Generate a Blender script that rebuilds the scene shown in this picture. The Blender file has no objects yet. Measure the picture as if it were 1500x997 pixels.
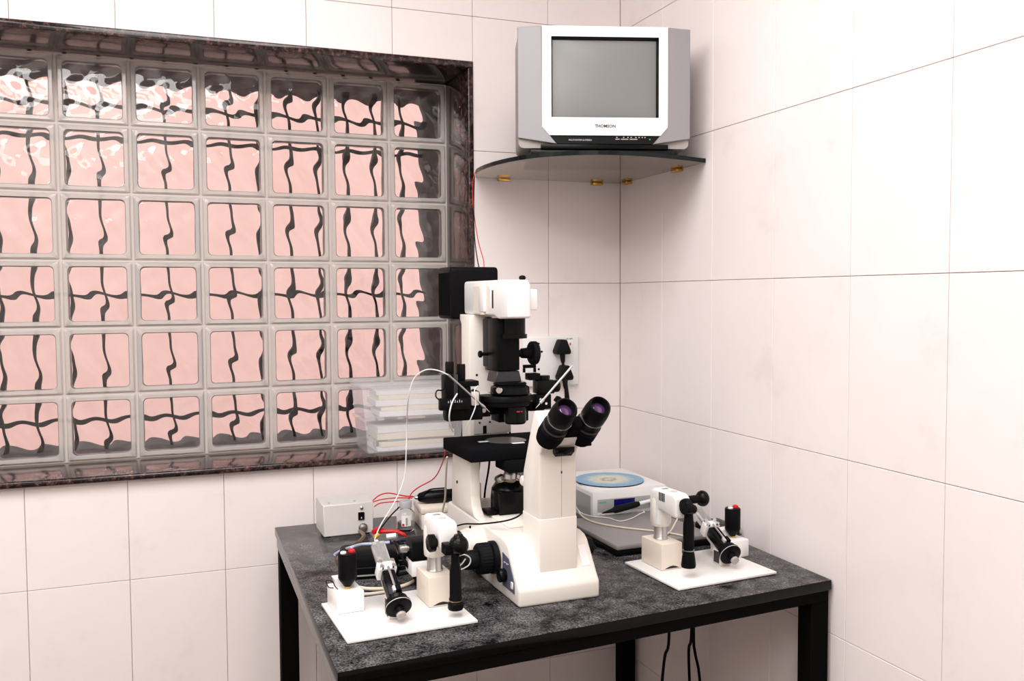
import bpy, bmesh, math, random
from mathutils import Vector, Matrix
random.seed(4)
PI = math.pi
scene = bpy.context.scene
col = scene.collection

# ------------------------------------------------------------------ camera
F_PX = 1319.44
CAM = Vector((-1.3083, -2.4793, 1.4044))
YAW, PITCH, ROLL = 0.36592, 0.05002, 0.00521
fwd = Vector((math.sin(YAW)*math.cos(PITCH), math.cos(YAW)*math.cos(PITCH), -math.sin(PITCH)))
_r = Vector((math.cos(YAW), -math.sin(YAW), 0)); _d = fwd.cross(_r)
cr = math.cos(ROLL)*_r + math.sin(ROLL)*_d
cd = -math.sin(ROLL)*_r + math.cos(ROLL)*_d
cam_data = bpy.data.cameras.new('camera')
cam = bpy.data.objects.new('camera', cam_data); col.objects.link(cam)
cam.matrix_world = Matrix(((cr.x, -cd.x, -fwd.x, CAM.x), (cr.y, -cd.y, -fwd.y, CAM.y), (cr.z, -cd.z, -fwd.z, CAM.z), (0, 0, 0, 1)))
cam_data.sensor_width = 36; cam_data.lens = F_PX*36/1500; cam_data.clip_start = 0.05
scene.camera = cam
def ray(u, v): return fwd + cr*((u-750)/F_PX) + cd*((v-498.5)/F_PX)
def onY(u, v, Y): d = ray(u, v); return CAM + d*((Y-CAM.y)/d.y)
def onX(u, v, X): d = ray(u, v); return CAM + d*((X-CAM.x)/d.x)
def onZ(u, v, Z): d = ray(u, v); return CAM + d*((Z-CAM.z)/d.z)

# ------------------------------------------------------------------ world, lights, exposure
scene.view_settings.view_transform = 'Standard'
scene.view_settings.look = 'None'
scene.view_settings.exposure = -0.70
scene.view_settings.gamma = 1
scene.view_settings.use_curve_mapping = False
world = bpy.data.worlds.new('sky'); scene.world = world; world.use_nodes = True
bg = world.node_tree.nodes['Background']
bg.inputs[0].default_value = (0.93, 0.97, 1.0, 1); bg.inputs[1].default_value = 2.55
try:
    scene.cycles.caustics_refractive = False
    scene.cycles.caustics_reflective = False
except Exception: pass
def area(name, loc, size, power, rot=(0, 0, 0), color=(1, 1, 1)):
    l = bpy.data.lights.new(name, 'AREA'); l.shape = 'RECTANGLE'; l.size, l.size_y = size; l.energy = power; l.color = color
    o = bpy.data.objects.new(name, l); col.objects.link(o); o.location = loc; o.rotation_euler = rot
    return o
CEIL = 2.75
area('ceiling_bounce_light', (-1.15, -1.45, CEIL-0.075), (1.15, 1.15), 58, color=(1.0, 0.98, 0.975))  # stands in for flash bounced off the ceiling
area('added_rear_fill', (-1.75, -3.05, CEIL-0.075), (1.15, 1.15), 66, color=(1.0, 0.98, 0.975))  # added fill, far back so its light reaches the corner below the shelf

area('added_side_fill', (-2.65, -1.45, CEIL-0.075), (1.15, 1.15), 52, color=(1.0, 0.98, 0.975))  # added fill from the left to brighten the corner walls

# ------------------------------------------------------------------ helpers
def tag(o, label=None, cat=None, group=None, kind=None):
    if label: o['label'] = label
    if cat: o['category'] = cat
    if group: o['group'] = group
    if kind: o['kind'] = kind
    return o
def empty(name, loc, rz=0, label=None, cat=None, group=None):
    o = bpy.data.objects.new(name, None); o.empty_display_size = 0.02; col.objects.link(o)
    o.location = loc; o.rotation_euler = (0, 0, rz)
    return tag(o, label, cat, group)
def finish(name, bm, m, parent=None, smooth=True, ang=38):
    bmesh.ops.recalc_face_normals(bm, faces=bm.faces[:])
    if smooth:
        ca = math.radians(ang)
        for f in bm.faces: f.smooth = True
        for e in bm.edges:
            if len(e.link_faces) == 2 and e.calc_face_angle(0) > ca: e.smooth = False
    me = bpy.data.meshes.new(name); bm.to_mesh(me); bm.free()
    ms = m if isinstance(m, (list, tuple)) else [m]
    for x in ms: me.materials.append(x)
    o = bpy.data.objects.new(name, me); col.objects.link(o)
    if parent: o.parent = parent
    return o
def link_copy(o, name, parent, loc, rot=None):
    c = bpy.data.objects.new(name, o.data); col.objects.link(c); c.parent = parent; c.location = loc
    if rot: c.rotation_euler = rot
    return c
def BM(): return bmesh.new()
def box(bm, x0, x1, y0, y1, z0, z1, bev=0, seg=2, mat=None):
    vs = [bm.verts.new((x, y, z)) for x in (x0, x1) for y in (y0, y1) for z in (z0, z1)]
    idx = ((0,1,3,2), (4,6,7,5), (0,4,5,1), (2,3,7,6), (0,2,6,4), (1,5,7,3))
    fs = [bm.faces.new([vs[i] for i in f]) for f in idx]
    if bev:
        es = list({e for f in fs for e in f.edges})
        bmesh.ops.bevel(bm, geom=es, offset=bev, segments=seg, affect='EDGES', profile=0.5)
    if mat is not None:
        for v in vs: v.co = mat @ v.co
    return vs
def obox(bm, c, sx, sy, sz, rot=None, bev=0, seg=2):
    """box of size s centred on c, turned by a 3x3 rotation"""
    b2 = BM(); box(b2, -sx/2, sx/2, -sy/2, sy/2, -sz/2, sz/2, bev, seg)
    R = (rot.to_4x4() if rot is not None else Matrix.Identity(4)); T = Matrix.Translation(Vector(c)) @ R
    merge(bm, b2, T)
def merge(bm, b2, T=None):
    mp = {}
    for v in b2.verts: mp[v] = bm.verts.new(T @ v.co if T else v.co)
    for f in b2.faces:
        try: bm.faces.new([mp[v] for v in f.verts])
        except ValueError: pass
    b2.free()
def prism(bm, prof, a0, a1, axis='x', bev=0, seg=2):
    """profile extruded along an axis; profile coordinates are the other two axes in order"""
    def pt(p, a):
        return {'x': (a, p[0], p[1]), 'y': (p[0], a, p[1]), 'z': (p[0], p[1], a)}[axis]
    b2 = BM()
    A = [b2.verts.new(pt(p, a0)) for p in prof]; B = [b2.verts.new(pt(p, a1)) for p in prof]
    n = len(prof)
    b2.faces.new(A); b2.faces.new(B[::-1])
    for i in range(n): b2.faces.new((A[i], B[i], B[(i+1) % n], A[(i+1) % n]))
    bmesh.ops.recalc_face_normals(b2, faces=b2.faces[:])
    if bev: bmesh.ops.bevel(b2, geom=b2.edges[:], offset=bev, segments=seg, affect='EDGES', profile=0.5)
    merge(bm, b2)
def basis(ax):
    ax = Vector(ax).normalized()
    h = Vector((0, 0, 1)) if abs(ax.z) < 0.9 else Vector((1, 0, 0))
    e1 = ax.cross(h).normalized(); e2 = ax.cross(e1)
    return ax, e1, e2
def rot_to(ax):
    """3x3 whose local z lies along ax"""
    a, e1, e2 = basis(ax); return Matrix((e1, e2, a)).transposed()
def lathe(bm, o, ax, prof, seg=24):
    """prof: list of (t along the axis, radius)"""
    a, e1, e2 = basis(ax); o = Vector(o); rings = []
    for t, r in prof:
        c = o + a*t
        if r <= 1e-6: rings.append([bm.verts.new(c)])
        else: rings.append([bm.verts.new(c + (e1*math.cos(2*PI*i/seg) + e2*math.sin(2*PI*i/seg))*r) for i in range(seg)])
    for R0, R1 in zip(rings, rings[1:]):
        for i in range(seg):
            j = (i+1) % seg
            q = [R0[i % len(R0)], R0[j % len(R0)], R1[j % len(R1)], R1[i % len(R1)]]
            q = list(dict.fromkeys(q))
            if len(q) > 2: bm.faces.new(q)
    for R in (rings[0], rings[-1]):
        if len(R) > 2: bm.faces.new(R)
def cyl(bm, p0, p1, r0, r1=None, seg=20, ch=0):
    p0, p1 = Vector(p0), Vector(p1); L = (p1-p0).length; r1 = r0 if r1 is None else r1
    if ch: lathe(bm, p0, p1-p0, [(0, r0-ch), (ch, r0), (L-ch, r1), (L, r1-ch)], seg)
    else: lathe(bm, p0, p1-p0, [(0, r0), (L, r1)], seg)
def knurl(bm, p0, p1, r, n=24, d=0.0012):
    """ridged knob: a cylinder whose rim is cut into ridges"""
    p0, p1 = Vector(p0), Vector(p1); a, e1, e2 = basis(p1-p0); seg = 2*n
    R = []
    for p, k in ((p0, 0.9), (p0 + (p1-p0)*0.12, 1), (p0 + (p1-p0)*0.88, 1), (p1, 0.9)):
        R.append([bm.verts.new(p + (e1*math.cos(2*PI*i/seg) + e2*math.sin(2*PI*i/seg))*(r - (d if i % 2 else 0))*k) for i in range(seg)])
    for A, B in zip(R, R[1:]):
        for i in range(seg): bm.faces.new((A[i], A[(i+1) % seg], B[(i+1) % seg], B[i]))
    bm.faces.new(R[0]); bm.faces.new(R[-1])
def spline(pts, sub=6):
    pts = [Vector(p) for p in pts]; out = []
    n = len(pts)
    for i in range(n-1):
        p0, p1, p2, p3 = pts[max(i-1, 0)], pts[i], pts[i+1], pts[min(i+2, n-1)]
        for k in range(sub):
            t = k/sub
            out.append(0.5*((2*p1) + (p2-p0)*t + (2*p0-5*p1+4*p2-p3)*t*t + (3*p1-p0-3*p2+p3)*t**3))
    out.append(pts[-1]); return out
def tube(bm, pts, r, seg=8, sub=6, smooth=True):
    P = spline(pts, sub) if smooth else [Vector(p) for p in pts]
    prev = None; e1 = None
    rr = r if callable(r) else (lambda t: r)
    rings = []
    for i, p in enumerate(P):
        t = (P[min(i+1, len(P)-1)] - P[max(i-1, 0)]).normalized()
        if e1 is None: _, e1, _ = basis(t)
        e1 = (e1 - t*e1.dot(t)).normalized(); e2 = t.cross(e1)
        q = rr(i/(len(P)-1))
        rings.append([bm.verts.new(p + (e1*math.cos(2*PI*k/seg) + e2*math.sin(2*PI*k/seg))*q) for k in range(seg)])
    for A, B in zip(rings, rings[1:]):
        for i in range(seg): bm.faces.new((A[i], A[(i+1) % seg], B[(i+1) % seg], B[i]))
    bm.faces.new(rings[0]); bm.faces.new(rings[-1])
def ball(bm, c, r, seg=20, n=10, ax=(0, 0, 1), squash=1.0):
    lathe(bm, c, ax, [(-math.cos(PI*i/n)*r*squash, max(0.0, math.sin(PI*i/n))*r) for i in range(n+1)], seg)
def bx(name, m, parent, *a, **k):
    b = BM(); box(b, *a, **k); return finish(name, b, m, parent)
def cy(name, m, parent, *a, **k):
    b = BM(); cyl(b, *a, **k); return finish(name, b, m, parent)
def lt(name, m, parent, *a, **k):
    b = BM(); lathe(b, *a, **k); return finish(name, b, m, parent)
def pz(name, m, parent, *a, **k):
    b = BM(); prism(b, *a, **k); return finish(name, b, m, parent)
def text(name, s, size, m, parent, loc, rot=(0, 0, 0), depth=0.0004, align='CENTER', sx=1.0, bold=0.0):
    cu = bpy.data.curves.new(name, 'FONT'); cu.body = s; cu.size = size; cu.align_x = align; cu.align_y = 'CENTER'; cu.extrude = depth; cu.resolution_u = 2; cu.offset = size*bold
    t = bpy.data.objects.new(name, cu); col.objects.link(t)
    me = bpy.data.meshes.new_from_object(t.evaluated_get(bpy.context.evaluated_depsgraph_get()))
    bpy.data.objects.remove(t); bpy.data.curves.remove(cu)
    me.materials.clear(); me.materials.append(m)
    o = bpy.data.objects.new(name, me); col.objects.link(o); o.parent = parent; o.location = loc; o.rotation_euler = rot; o.scale = (sx, 1, 1)
    return o

# ------------------------------------------------------------------ materials
def mat(name, c, rough=0.5, metal=0.0, spec=0.5, trans=0.0, ior=1.45, alpha=1.0, coat=0.0):
    m = bpy.data.materials.new(name); m.use_nodes = True
    b = m.node_tree.nodes['Principled BSDF']
    b.inputs['Base Color'].default_value = (*c, 1); b.inputs['Roughness'].default_value = rough; b.inputs['Metallic'].default_value = metal
    b.inputs['Specular IOR Level'].default_value = spec; b.inputs['Transmission Weight'].default_value = trans; b.inputs['IOR'].default_value = ior
    b.inputs['Alpha'].default_value = alpha; b.inputs['Coat Weight'].default_value = coat
    return m
def N(m, t, **k):
    n = m.node_tree.nodes.new(t)
    for a, v in k.items(): setattr(n, a, v)
    return n
def noise_color(m, stops, scale=8, detail=6, rough=0.6, coord='Object', socket='Base Color', distort=0.0, dims=(1, 1, 1)):
    nt = m.node_tree; L = nt.links
    tc = N(m, 'ShaderNodeTexCoord'); mp = N(m, 'ShaderNodeMapping'); mp.inputs['Scale'].default_value = dims
    nz = N(m, 'ShaderNodeTexNoise'); nz.inputs['Scale'].default_value = scale; nz.inputs['Detail'].default_value = detail; nz.inputs['Roughness'].default_value = rough; nz.inputs['Distortion'].default_value = distort
    rp = N(m, 'ShaderNodeValToRGB')
    el = rp.color_ramp.elements
    while len(el) < len(stops): el.new(0.5)
    for e, (p, c) in zip(el, stops): e.position = p; e.color = (*c, 1)
    src = N(m, 'ShaderNodeNewGeometry').outputs['Position'] if coord == 'Position' else tc.outputs[coord]
    L.new(src, mp.inputs[0]); L.new(mp.outputs[0], nz.inputs['Vector']); L.new(nz.outputs['Fac'], rp.inputs[0])
    L.new(rp.outputs[0], nt.nodes['Principled BSDF'].inputs[socket])
    return nz, rp
def noise_bump(m, scale=200, strength=0.2, dist=0.001, coord='Object'):
    nt = m.node_tree; L = nt.links
    tc = N(m, 'ShaderNodeTexCoord'); nz = N(m, 'ShaderNodeTexNoise'); nz.inputs['Scale'].default_value = scale; nz.inputs['Detail'].default_value = 3
    bp = N(m, 'ShaderNodeBump'); bp.inputs['Strength'].default_value = strength; bp.inputs['Distance'].default_value = dist
    L.new(tc.outputs[coord], nz.inputs['Vector']); L.new(nz.outputs['Fac'], bp.inputs['Height']); L.new(bp.outputs[0], nt.nodes['Principled BSDF'].inputs['Normal'])

TILE = mat('glazed_tile', (0.86, 0.79, 0.775), 0.28, spec=0.4)
noise_color(TILE, [(0.30, (0.84, 0.755, 0.745)), (0.42, (0.89, 0.815, 0.80)), (0.7, (0.905, 0.84, 0.825))], 6, 7, 0.62, coord='Position')
GROUT = mat('grout', (0.72, 0.63, 0.61), 0.85)
PLASTER = mat('painted_plaster', (0.68, 0.62, 0.58), 0.8); noise_bump(PLASTER, 90, 0.15, 0.002)
FLOORM = mat('floor_tile', (0.07, 0.035, 0.02), 0.5); noise_color(FLOORM, [(0.3, (0.055, 0.026, 0.014)), (0.7, (0.085, 0.045, 0.028))], 5)
CEILM = mat('ceiling_paint', (0.88, 0.87, 0.86), 0.9)
GRANITE = mat('brown_granite', (0.06, 0.035, 0.03), 0.12, spec=0.5)
noise_color(GRANITE, [(0.40, (0.006, 0.005, 0.0055)), (0.50, (0.018, 0.011, 0.010)), (0.58, (0.085, 0.035, 0.03)), (0.70, (0.17, 0.13, 0.125))], 75, 8, 0.75)
TABLETOP = mat('grey_granite', (0.06, 0.06, 0.065), 0.16, spec=0.10)
TABLEEDGE = mat('polished_edge', (0.003, 0.003, 0.003), 0.14, spec=0.16)
def granite_top(m):
    nt = m.node_tree; L = nt.links
    tc = N(m, 'ShaderNodeTexCoord')
    big = N(m, 'ShaderNodeTexNoise'); big.inputs['Scale'].default_value = 21; big.inputs['Detail'].default_value = 9; big.inputs['Roughness'].default_value = 0.78; big.inputs['Distortion'].default_value = 0.12
    fine = N(m, 'ShaderNodeTexNoise'); fine.inputs['Scale'].default_value = 240; fine.inputs['Detail'].default_value = 5; fine.inputs['Roughness'].default_value = 0.7
    r1 = N(m, 'ShaderNodeValToRGB'); e = r1.color_ramp.elements
    e[0].position = 0.38; e[0].color = (0.004, 0.004, 0.0045, 1); e[1].position = 0.70; e[1].color = (0.13, 0.125, 0.13, 1)
    r2 = N(m, 'ShaderNodeValToRGB'); e = r2.color_ramp.elements
    e[0].position = 0.40; e[0].color = (0.15, 0.15, 0.155, 1); e[1].position = 0.64; e[1].color = (2.4, 2.35, 2.35, 1)
    mx = N(m, 'ShaderNodeMix', data_type='RGBA', blend_type='MULTIPLY'); mx.inputs[0].default_value = 1
    for n in (big, fine): L.new(tc.outputs['Object'], n.inputs['Vector'])
    L.new(big.outputs['Fac'], r1.inputs[0]); L.new(fine.outputs['Fac'], r2.inputs[0])
    L.new(r1.outputs[0], mx.inputs[6]); L.new(r2.outputs[0], mx.inputs[7]); L.new(mx.outputs[2], nt.nodes['Principled BSDF'].inputs['Base Color'])
granite_top(TABLETOP)
BLACKSTEEL = mat('black_steel', (0.004, 0.0035, 0.0035), 0.65, spec=0.02)
BLACK = mat('black_plastic', (0.004, 0.004, 0.0045), 0.4, spec=0.08)
BLACKG = mat('black_gloss', (0.004, 0.004, 0.0045), 0.22, spec=0.15)
BLACKM = mat('black_crackle', (0.006, 0.006, 0.007), 0.7, spec=0.01); noise_bump(BLACKM, 700, 0.5, 0.0006)
RUBBER = mat('black_rubber', (0.006, 0.0065, 0.0075), 0.5, spec=0.12)
DGREY = mat('dark_grey_metal', (0.035, 0.036, 0.04), 0.4, 0.3)
CREAM = mat('cream_enamel', (0.80, 0.755, 0.695), 0.35)
CREAM2 = mat('ivory_plastic', (0.78, 0.70, 0.60), 0.45)
WHITE = mat('white_plastic', (0.85, 0.84, 0.83), 0.35)
PANELW = mat('white_board', (0.88, 0.855, 0.84), 0.3)
LGREY = mat('light_grey_metal', (0.62, 0.59, 0.56), 0.4, 0.15)
CHROME = mat('chrome', (0.75, 0.75, 0.75), 0.14, 1.0)
STEEL = mat('brushed_steel', (0.55, 0.54, 0.53), 0.32, 1.0)
BRASS = mat('brass', (0.75, 0.42, 0.08), 0.25, 1.0)
BRONZE = mat('old_brass', (0.38, 0.28, 0.17), 0.4, 1.0)
RED = mat('red_plastic', (0.62, 0.015, 0.02), 0.4)
YELLOW = mat('yellow_plastic', (0.8, 0.5, 0.02), 0.4)
BEIGEC = mat('beige_cable', (0.72, 0.62, 0.50), 0.5)
WHITEC = mat('white_tube', (0.70, 0.70, 0.72), 0.4)
BLUEC = mat('pale_blue_cable', (0.42, 0.48, 0.62), 0.45)
PURPLEC = mat('dark_purple_cable', (0.03, 0.02, 0.035), 0.45)
SILVER = mat('silver_plastic', (0.31, 0.30, 0.315), 0.45, 0.1)
SILVERD = mat('grey_plastic', (0.36, 0.33, 0.31), 0.5)
TVWHITE = mat('tv_white', (0.88, 0.885, 0.885), 0.35)
SCREEN = mat('picture_tube', (0.225, 0.23, 0.225), 0.28, spec=0.5)
TVBLACK = mat('tv_black', (0.004, 0.005, 0.0055), 0.3, spec=0.25)
PRINTW = mat('white_print', (0.75, 0.75, 0.75), 0.5)
PRINTD = mat('dark_print', (0.012, 0.008, 0.010), 0.5)
BLUEPANEL = mat('blue_panel', (0.105, 0.115, 0.175), 0.4)
LCD = mat('blue_display', (0.006, 0.006, 0.11), 0.25)
ALU = mat('aluminium_face', (0.50, 0.50, 0.50), 0.45, 0.3)
PURPLELENS = mat('coated_lens', (0.10, 0.045, 0.13), 0.06, 0.35, spec=0.9)
LAPTOPG = mat('laptop_lid', (0.27, 0.255, 0.25), 0.42, 0.2)
PAPER = mat('paper', (0.90, 0.82, 0.64), 0.8)
PAPERW = mat('white_paper', (0.92, 0.91, 0.89), 0.8)
GREENP = mat('green_paper', (0.16, 0.34, 0.28), 0.7)
ACRYL = mat('clear_acrylic', (0.93, 0.93, 0.92), 0.12, trans=0.75, ior=1.3)
CLEARGLASS = mat('clear_glass', (0.96, 0.97, 0.97), 0.03, trans=1.0, ior=1.3)
LIQUID = mat('clear_liquid', (0.86, 0.87, 0.88), 0.15, trans=0.6, ior=1.33)
IRON = mat('painted_iron', (0.045, 0.038, 0.042), 0.6)
PINK = mat('pink_wall', (0.86, 0.52, 0.46), 0.85); noise_color(PINK, [(0.3, (0.83, 0.47, 0.41)), (0.7, (0.90, 0.55, 0.49))], 2.0, 5)
CEMENT = mat('weathered_cement', (0.10, 0.095, 0.095), 0.8); noise_color(CEMENT, [(0.3, (0.055, 0.052, 0.055)), (0.7, (0.15, 0.145, 0.14))], 9, 6)
MORTAR = mat('block_mortar', (0.62, 0.57, 0.53), 0.7); noise_bump(MORTAR, 150, 0.3, 0.001)
PANE = mat('wavy_glass', (0.97, 0.985, 0.975), 0.015, trans=1.0, ior=1.5)
RIM = mat('glass_block_edge', (0.80, 0.77, 0.73), 0.10, trans=0.45, ior=1.45)
SHELFGLASS = mat('smoked_glass', (0.60, 0.54, 0.42), 0.04, trans=0.85, ior=1.45)
SHELFEDGE = mat('dark_glass_edge', (0.006, 0.010, 0.010), 0.12, spec=0.25)

def thin_plastic(name, c, tr):
    m = bpy.data.materials.new(name); m.use_nodes = True; nt = m.node_tree
    b = nt.nodes['Principled BSDF']; b.inputs['Base Color'].default_value = (*c, 1); b.inputs['Roughness'].default_value = 0.25
    t = N(m, 'ShaderNodeBsdfTransparent'); t.inputs[0].default_value = (0.97, 0.97, 0.98, 1)
    mx = N(m, 'ShaderNodeMixShader'); mx.inputs[0].default_value = tr
    nt.links.new(b.outputs[0], mx.inputs[1]); nt.links.new(t.outputs[0], mx.inputs[2]); nt.links.new(mx.outputs[0], nt.nodes['Material Output'].inputs[0])
    return m
TUB = thin_plastic('frosted_plastic', (0.95, 0.94, 0.95), 0.78)

# ------------------------------------------------------------------ room shell
RX0, RY0 = -3.3, -3.7
WX0, WX1, WZ0, WZ1 = -2.114, -0.474, 0.945, 2.072       # opening in the back wall
DEP = 0.209                                             # depth of the glass behind the tile face
TT = 0.006
def wallmesh():
    b = BM()
    box(b, RX0-0.2, WX0, TT, 0.52, 0, CEIL); box(b, WX1, 0.2, TT, 0.52, 0, CEIL)
    box(b, WX0, WX1, TT, 0.52, 0, WZ0); box(b, WX0, WX1, TT, 0.52, WZ1, CEIL)
    return b
wall_back = tag(finish('wall_back', wallmesh(), GROUT, None, False), kind='structure')
b = BM(); box(b, TT, 0.2, RY0-0.2, TT, 0, CEIL)
wall_right = tag(finish('wall_right', b, GROUT, None, False), kind='structure')
b = BM(); box(b, RX0-0.2, RX0, RY0-0.2, TT, 0, CEIL)
tag(finish('wall_left', b, PLASTER, None, False), kind='structure')
b = BM(); box(b, RX0, TT, RY0-0.2, RY0, 0, CEIL)
tag(finish('wall_front', b, PLASTER, None, False), kind='structure')
b = BM(); box(b, RX0-0.2, 0.2, RY0-0.2, 0.52, -0.1, 0)
tag(finish('floor', b, FLOORM, None, False), kind='structure')
b = BM(); box(b, RX0-0.2, 0.2, RY0-0.2, 0.52, CEIL, CEIL+0.1)
tag(finish('ceiling', b, CEILM, None, False), kind='structure')

# wall tiles: one object each, bevelled slabs proud of the grout
GAP = 0.0006
cache = {}
def tile_mesh(w, h):
    k = (round(w, 4), round(h, 4))
    if k not in cache:
        b = BM(); box(b, -w/2, w/2, -TT/2, TT/2, -h/2, h/2, 0.0009, 1)
        for f in b.faces: f.smooth = False
        me = bpy.data.meshes.new('tile'); b.to_mesh(me); b.free(); me.materials.append(TILE); cache[k] = me
    return cache[k]
def put_tile(parent, cx, cy_, cz, w, h, rz):
    if w < 0.01 or h < 0.01: return
    o = bpy.data.objects.new('tile', tile_mesh(w-2*GAP, h-2*GAP)); col.objects.link(o); o.parent = parent
    o.location = (cx, cy_, cz); o.rotation_euler = (0, 0, rz)
ZL = [0.0] + [1.44 + 0.38*k for k in range(-3, 4)] + [CEIL]
XA = [0.0] + [-(0.2398 + 0.2343*k) for k in range(0, 13)] + [RX0]
YB = [0.0] + [-(0.2507 + 0.25*k) for k in range(0, 13)] + [RY0]
for x1, x0 in zip(XA, XA[1:]):
    for z0, z1 in zip(ZL, ZL[1:]):
        inside = x0 >= WX0-0.003 and x1 <= WX1+0.003
        if not inside: put_tile(wall_back, (x0+x1)/2, TT/2, (z0+z1)/2, x1-x0, z1-z0, 0)
        else:
            if z0 < WZ0: put_tile(wall_back, (x0+x1)/2, TT/2, (z0+min(z1, WZ0))/2, x1-x0, min(z1, WZ0)-z0, 0)
            if z1 > WZ1: put_tile(wall_back, (x0+x1)/2, TT/2, (max(z0, WZ1)+z1)/2, x1-x0, z1-max(z0, WZ1), 0)
for y1, y0 in zip(YB, YB[1:]):
    for z0, z1 in zip(ZL, ZL[1:]): put_tile(wall_right, TT/2, (y0+y1)/2, (z0+z1)/2, y1-y0, z1-z0, PI/2)

# ------------------------------------------------------------------ glass block window
PXB, PZB = 0.1799, 0.1821
GX1, GZ1 = -0.4912, 2.0511        # right and top edge of the block field
NC, NR = 9, 6
b = BM()
for c in range(NC+1):
    x = GX1 - c*PXB; w = 0.0035
    box(b, x-w if c < NC else x, x+w if c else x+0.0145, DEP+0.006, DEP+0.030, GZ1-NR*PZB, GZ1)
for r in range(NR+1):
    z = GZ1 - r*PZB
    box(b, GX1-NC*PXB, GX1, DEP+0.0065, DEP+0.0295, z-0.0035, z+0.0035 if r else WZ1-0.02)
window = tag(finish('window_1', b, MORTAR, None, False), kind='structure')
# block rim: a square ring with a rounded opening
def rrect(hw, hh, r, n=5):
    P = []
    for sx, sy, a0 in ((1, 1, 0), (-1, 1, PI/2), (-1, -1, PI), (1, -1, 1.5*PI)):
        for k in range(n+1):
            a = a0 + PI/2*k/n; P.append((sx*(hw-r)+r*math.cos(a), sy*(hh-r)+r*math.sin(a)))
    return P
def rim_mesh():
    b = BM(); hw, hh = PXB/2-0.0032, PZB/2-0.0032
    loops = []
    for (w, h, r, y) in ((hw, hh, 0.004, 0.034), (hw, hh, 0.004, 0.004), (hw-0.004, hh-0.004, 0.006, 0.0), (hw-0.0125, hh-0.0125, 0.012, 0.0005), (hw-0.0145, hh-0.0145, 0.012, 0.004), (hw-0.0145, hh-0.0145, 0.012, 0.034)):
        loops.append([b.verts.new((x, y, z)) for x, z in rrect(w, h, r)])
    for A, B in zip(loops, loops[1:] + loops[:1]):
        n = len(A)
        for i in range(n): b.faces.new((A[i], A[(i+1) % n], B[(i+1) % n], B[i]))
    return b
def pane_mesh():
    b = BM(); n = 22; hw, hh = PXB/2-0.0172, PZB/2-0.0172
    def wav(x, z, k):
        return (math.sin(38*x+2.0+1.7*math.sin(31*z+k)) * math.sin(52*z+0.7*k+1.6*math.sin(33*x)) + 0.55*math.sin(78*x+45*z+k*2) + 0.35*math.sin(112*z-70*x))
    G = []
    for k, y0, amp in ((0, 0.0035, 0.00055), (1.3, 0.0125, 0.00075)):
        G.append([[b.verts.new((-hw+2*hw*i/n, y0 + amp*wav(-hw+2*hw*i/n, -hh+2*hh*j/n, k), -hh+2*hh*j/n)) for j in range(n+1)] for i in range(n+1)])
    for g in G:
        for i in range(n):
            for j in range(n): b.faces.new((g[i][j], g[i+1][j], g[i+1][j+1], g[i][j+1]))
    A, B = G
    def edge(L1, L2):
        for i in range(n): b.faces.new((L1[i], L1[i+1], L2[i+1], L2[i]))
    edge([A[i][0] for i in range(n+1)], [B[i][0] for i in range(n+1)]); edge([A[i][n] for i in range(n+1)], [B[i][n] for i in range(n+1)])
    edge(A[0], B[0]); edge(A[n], B[n])
    return b
first = None
for c in range(NC):
    for r in range(NR):
        loc = (GX1-(c+0.5)*PXB, DEP, GZ1-(r+0.5)*PZB)
        if first is None:
            gb = finish('glass_block', rim_mesh(), RIM, window); gb.location = loc
            pn = finish('pane', pane_mesh(), PANE, gb, True, 60); first = (gb, pn)
        else:
            gb = link_copy(first[0], 'glass_block', window, loc); link_copy(first[1], 'pane', gb, (0, 0, 0))
# granite lining
LT = 0.019
b = BM(); box(b, WX0, WX1, -0.004, DEP+0.07, WZ1-LT, WZ1, 0.002); finish('granite_head', b, GRANITE, window)
b = BM(); box(b, WX1-LT+0.0035, WX1, -0.004, DEP+0.07, WZ0+LT, WZ1-LT, 0.002); finish('granite_jamb', b, GRANITE, window)
b = BM(); box(b, WX0, WX0+LT, -0.004, DEP+0.07, WZ0+LT, WZ1-LT, 0.002); finish('granite_jamb', b, GRANITE, window)
b = BM(); box(b, WX0-0.01, WX1+0.004, -0.022, DEP+0.07, WZ0-0.004, WZ0+LT-0.006, 0.006, 3); finish('granite_sill', b, GRANITE, window)
SILL = WZ0+LT-0.006
# outside the glass: cement reveal, iron grille, pink neighbouring wall
b = BM()
for a in ((WX1-0.02, WX1, DEP+0.072, 0.53, WZ0, WZ1), (WX0, WX0+0.02, DEP+0.072, 0.53, WZ0, WZ1), (WX0+0.02, WX1-0.02, DEP+0.072, 0.53, WZ1-0.02, WZ1), (WX0+0.02, WX1-0.02, DEP+0.072, 0.53, WZ0, WZ0+0.012)): box(b, *a)
finish('outer_reveal', b, CEMENT, window, False)
grille = tag(empty('window_grille', (0, 0.45, 0), 0, 'dark iron bar grille seen distorted behind the glass blocks', 'grille'))
k = 0
for i in range(18):
    x = -0.575 - 0.0905*i
    if x > WX0+0.03: bx('upright_bar', IRON, grille, x-0.005, x+0.005, -0.0065, 0.0065, WZ0+0.0125, WZ1-0.0205)
for z in (1.966, 1.867, 1.414, 1.042):
    bx('cross_bar', IRON, grille, WX0+0.0205, WX1-0.0205, 0.0066, 0.014, z-0.006, z+0.006)
b = BM(); box(b, -12, 12, 5.5, 5.7, -2.6, 6.0)
tag(finish('wall_outside', b, PINK, None, False), kind='structure')
b = BM(); box(b, -12, 12, 0.53, 5.5, -2.6, -2.5)
tag(finish('floor_outside', b, CEMENT, None, False), kind='structure')

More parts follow.
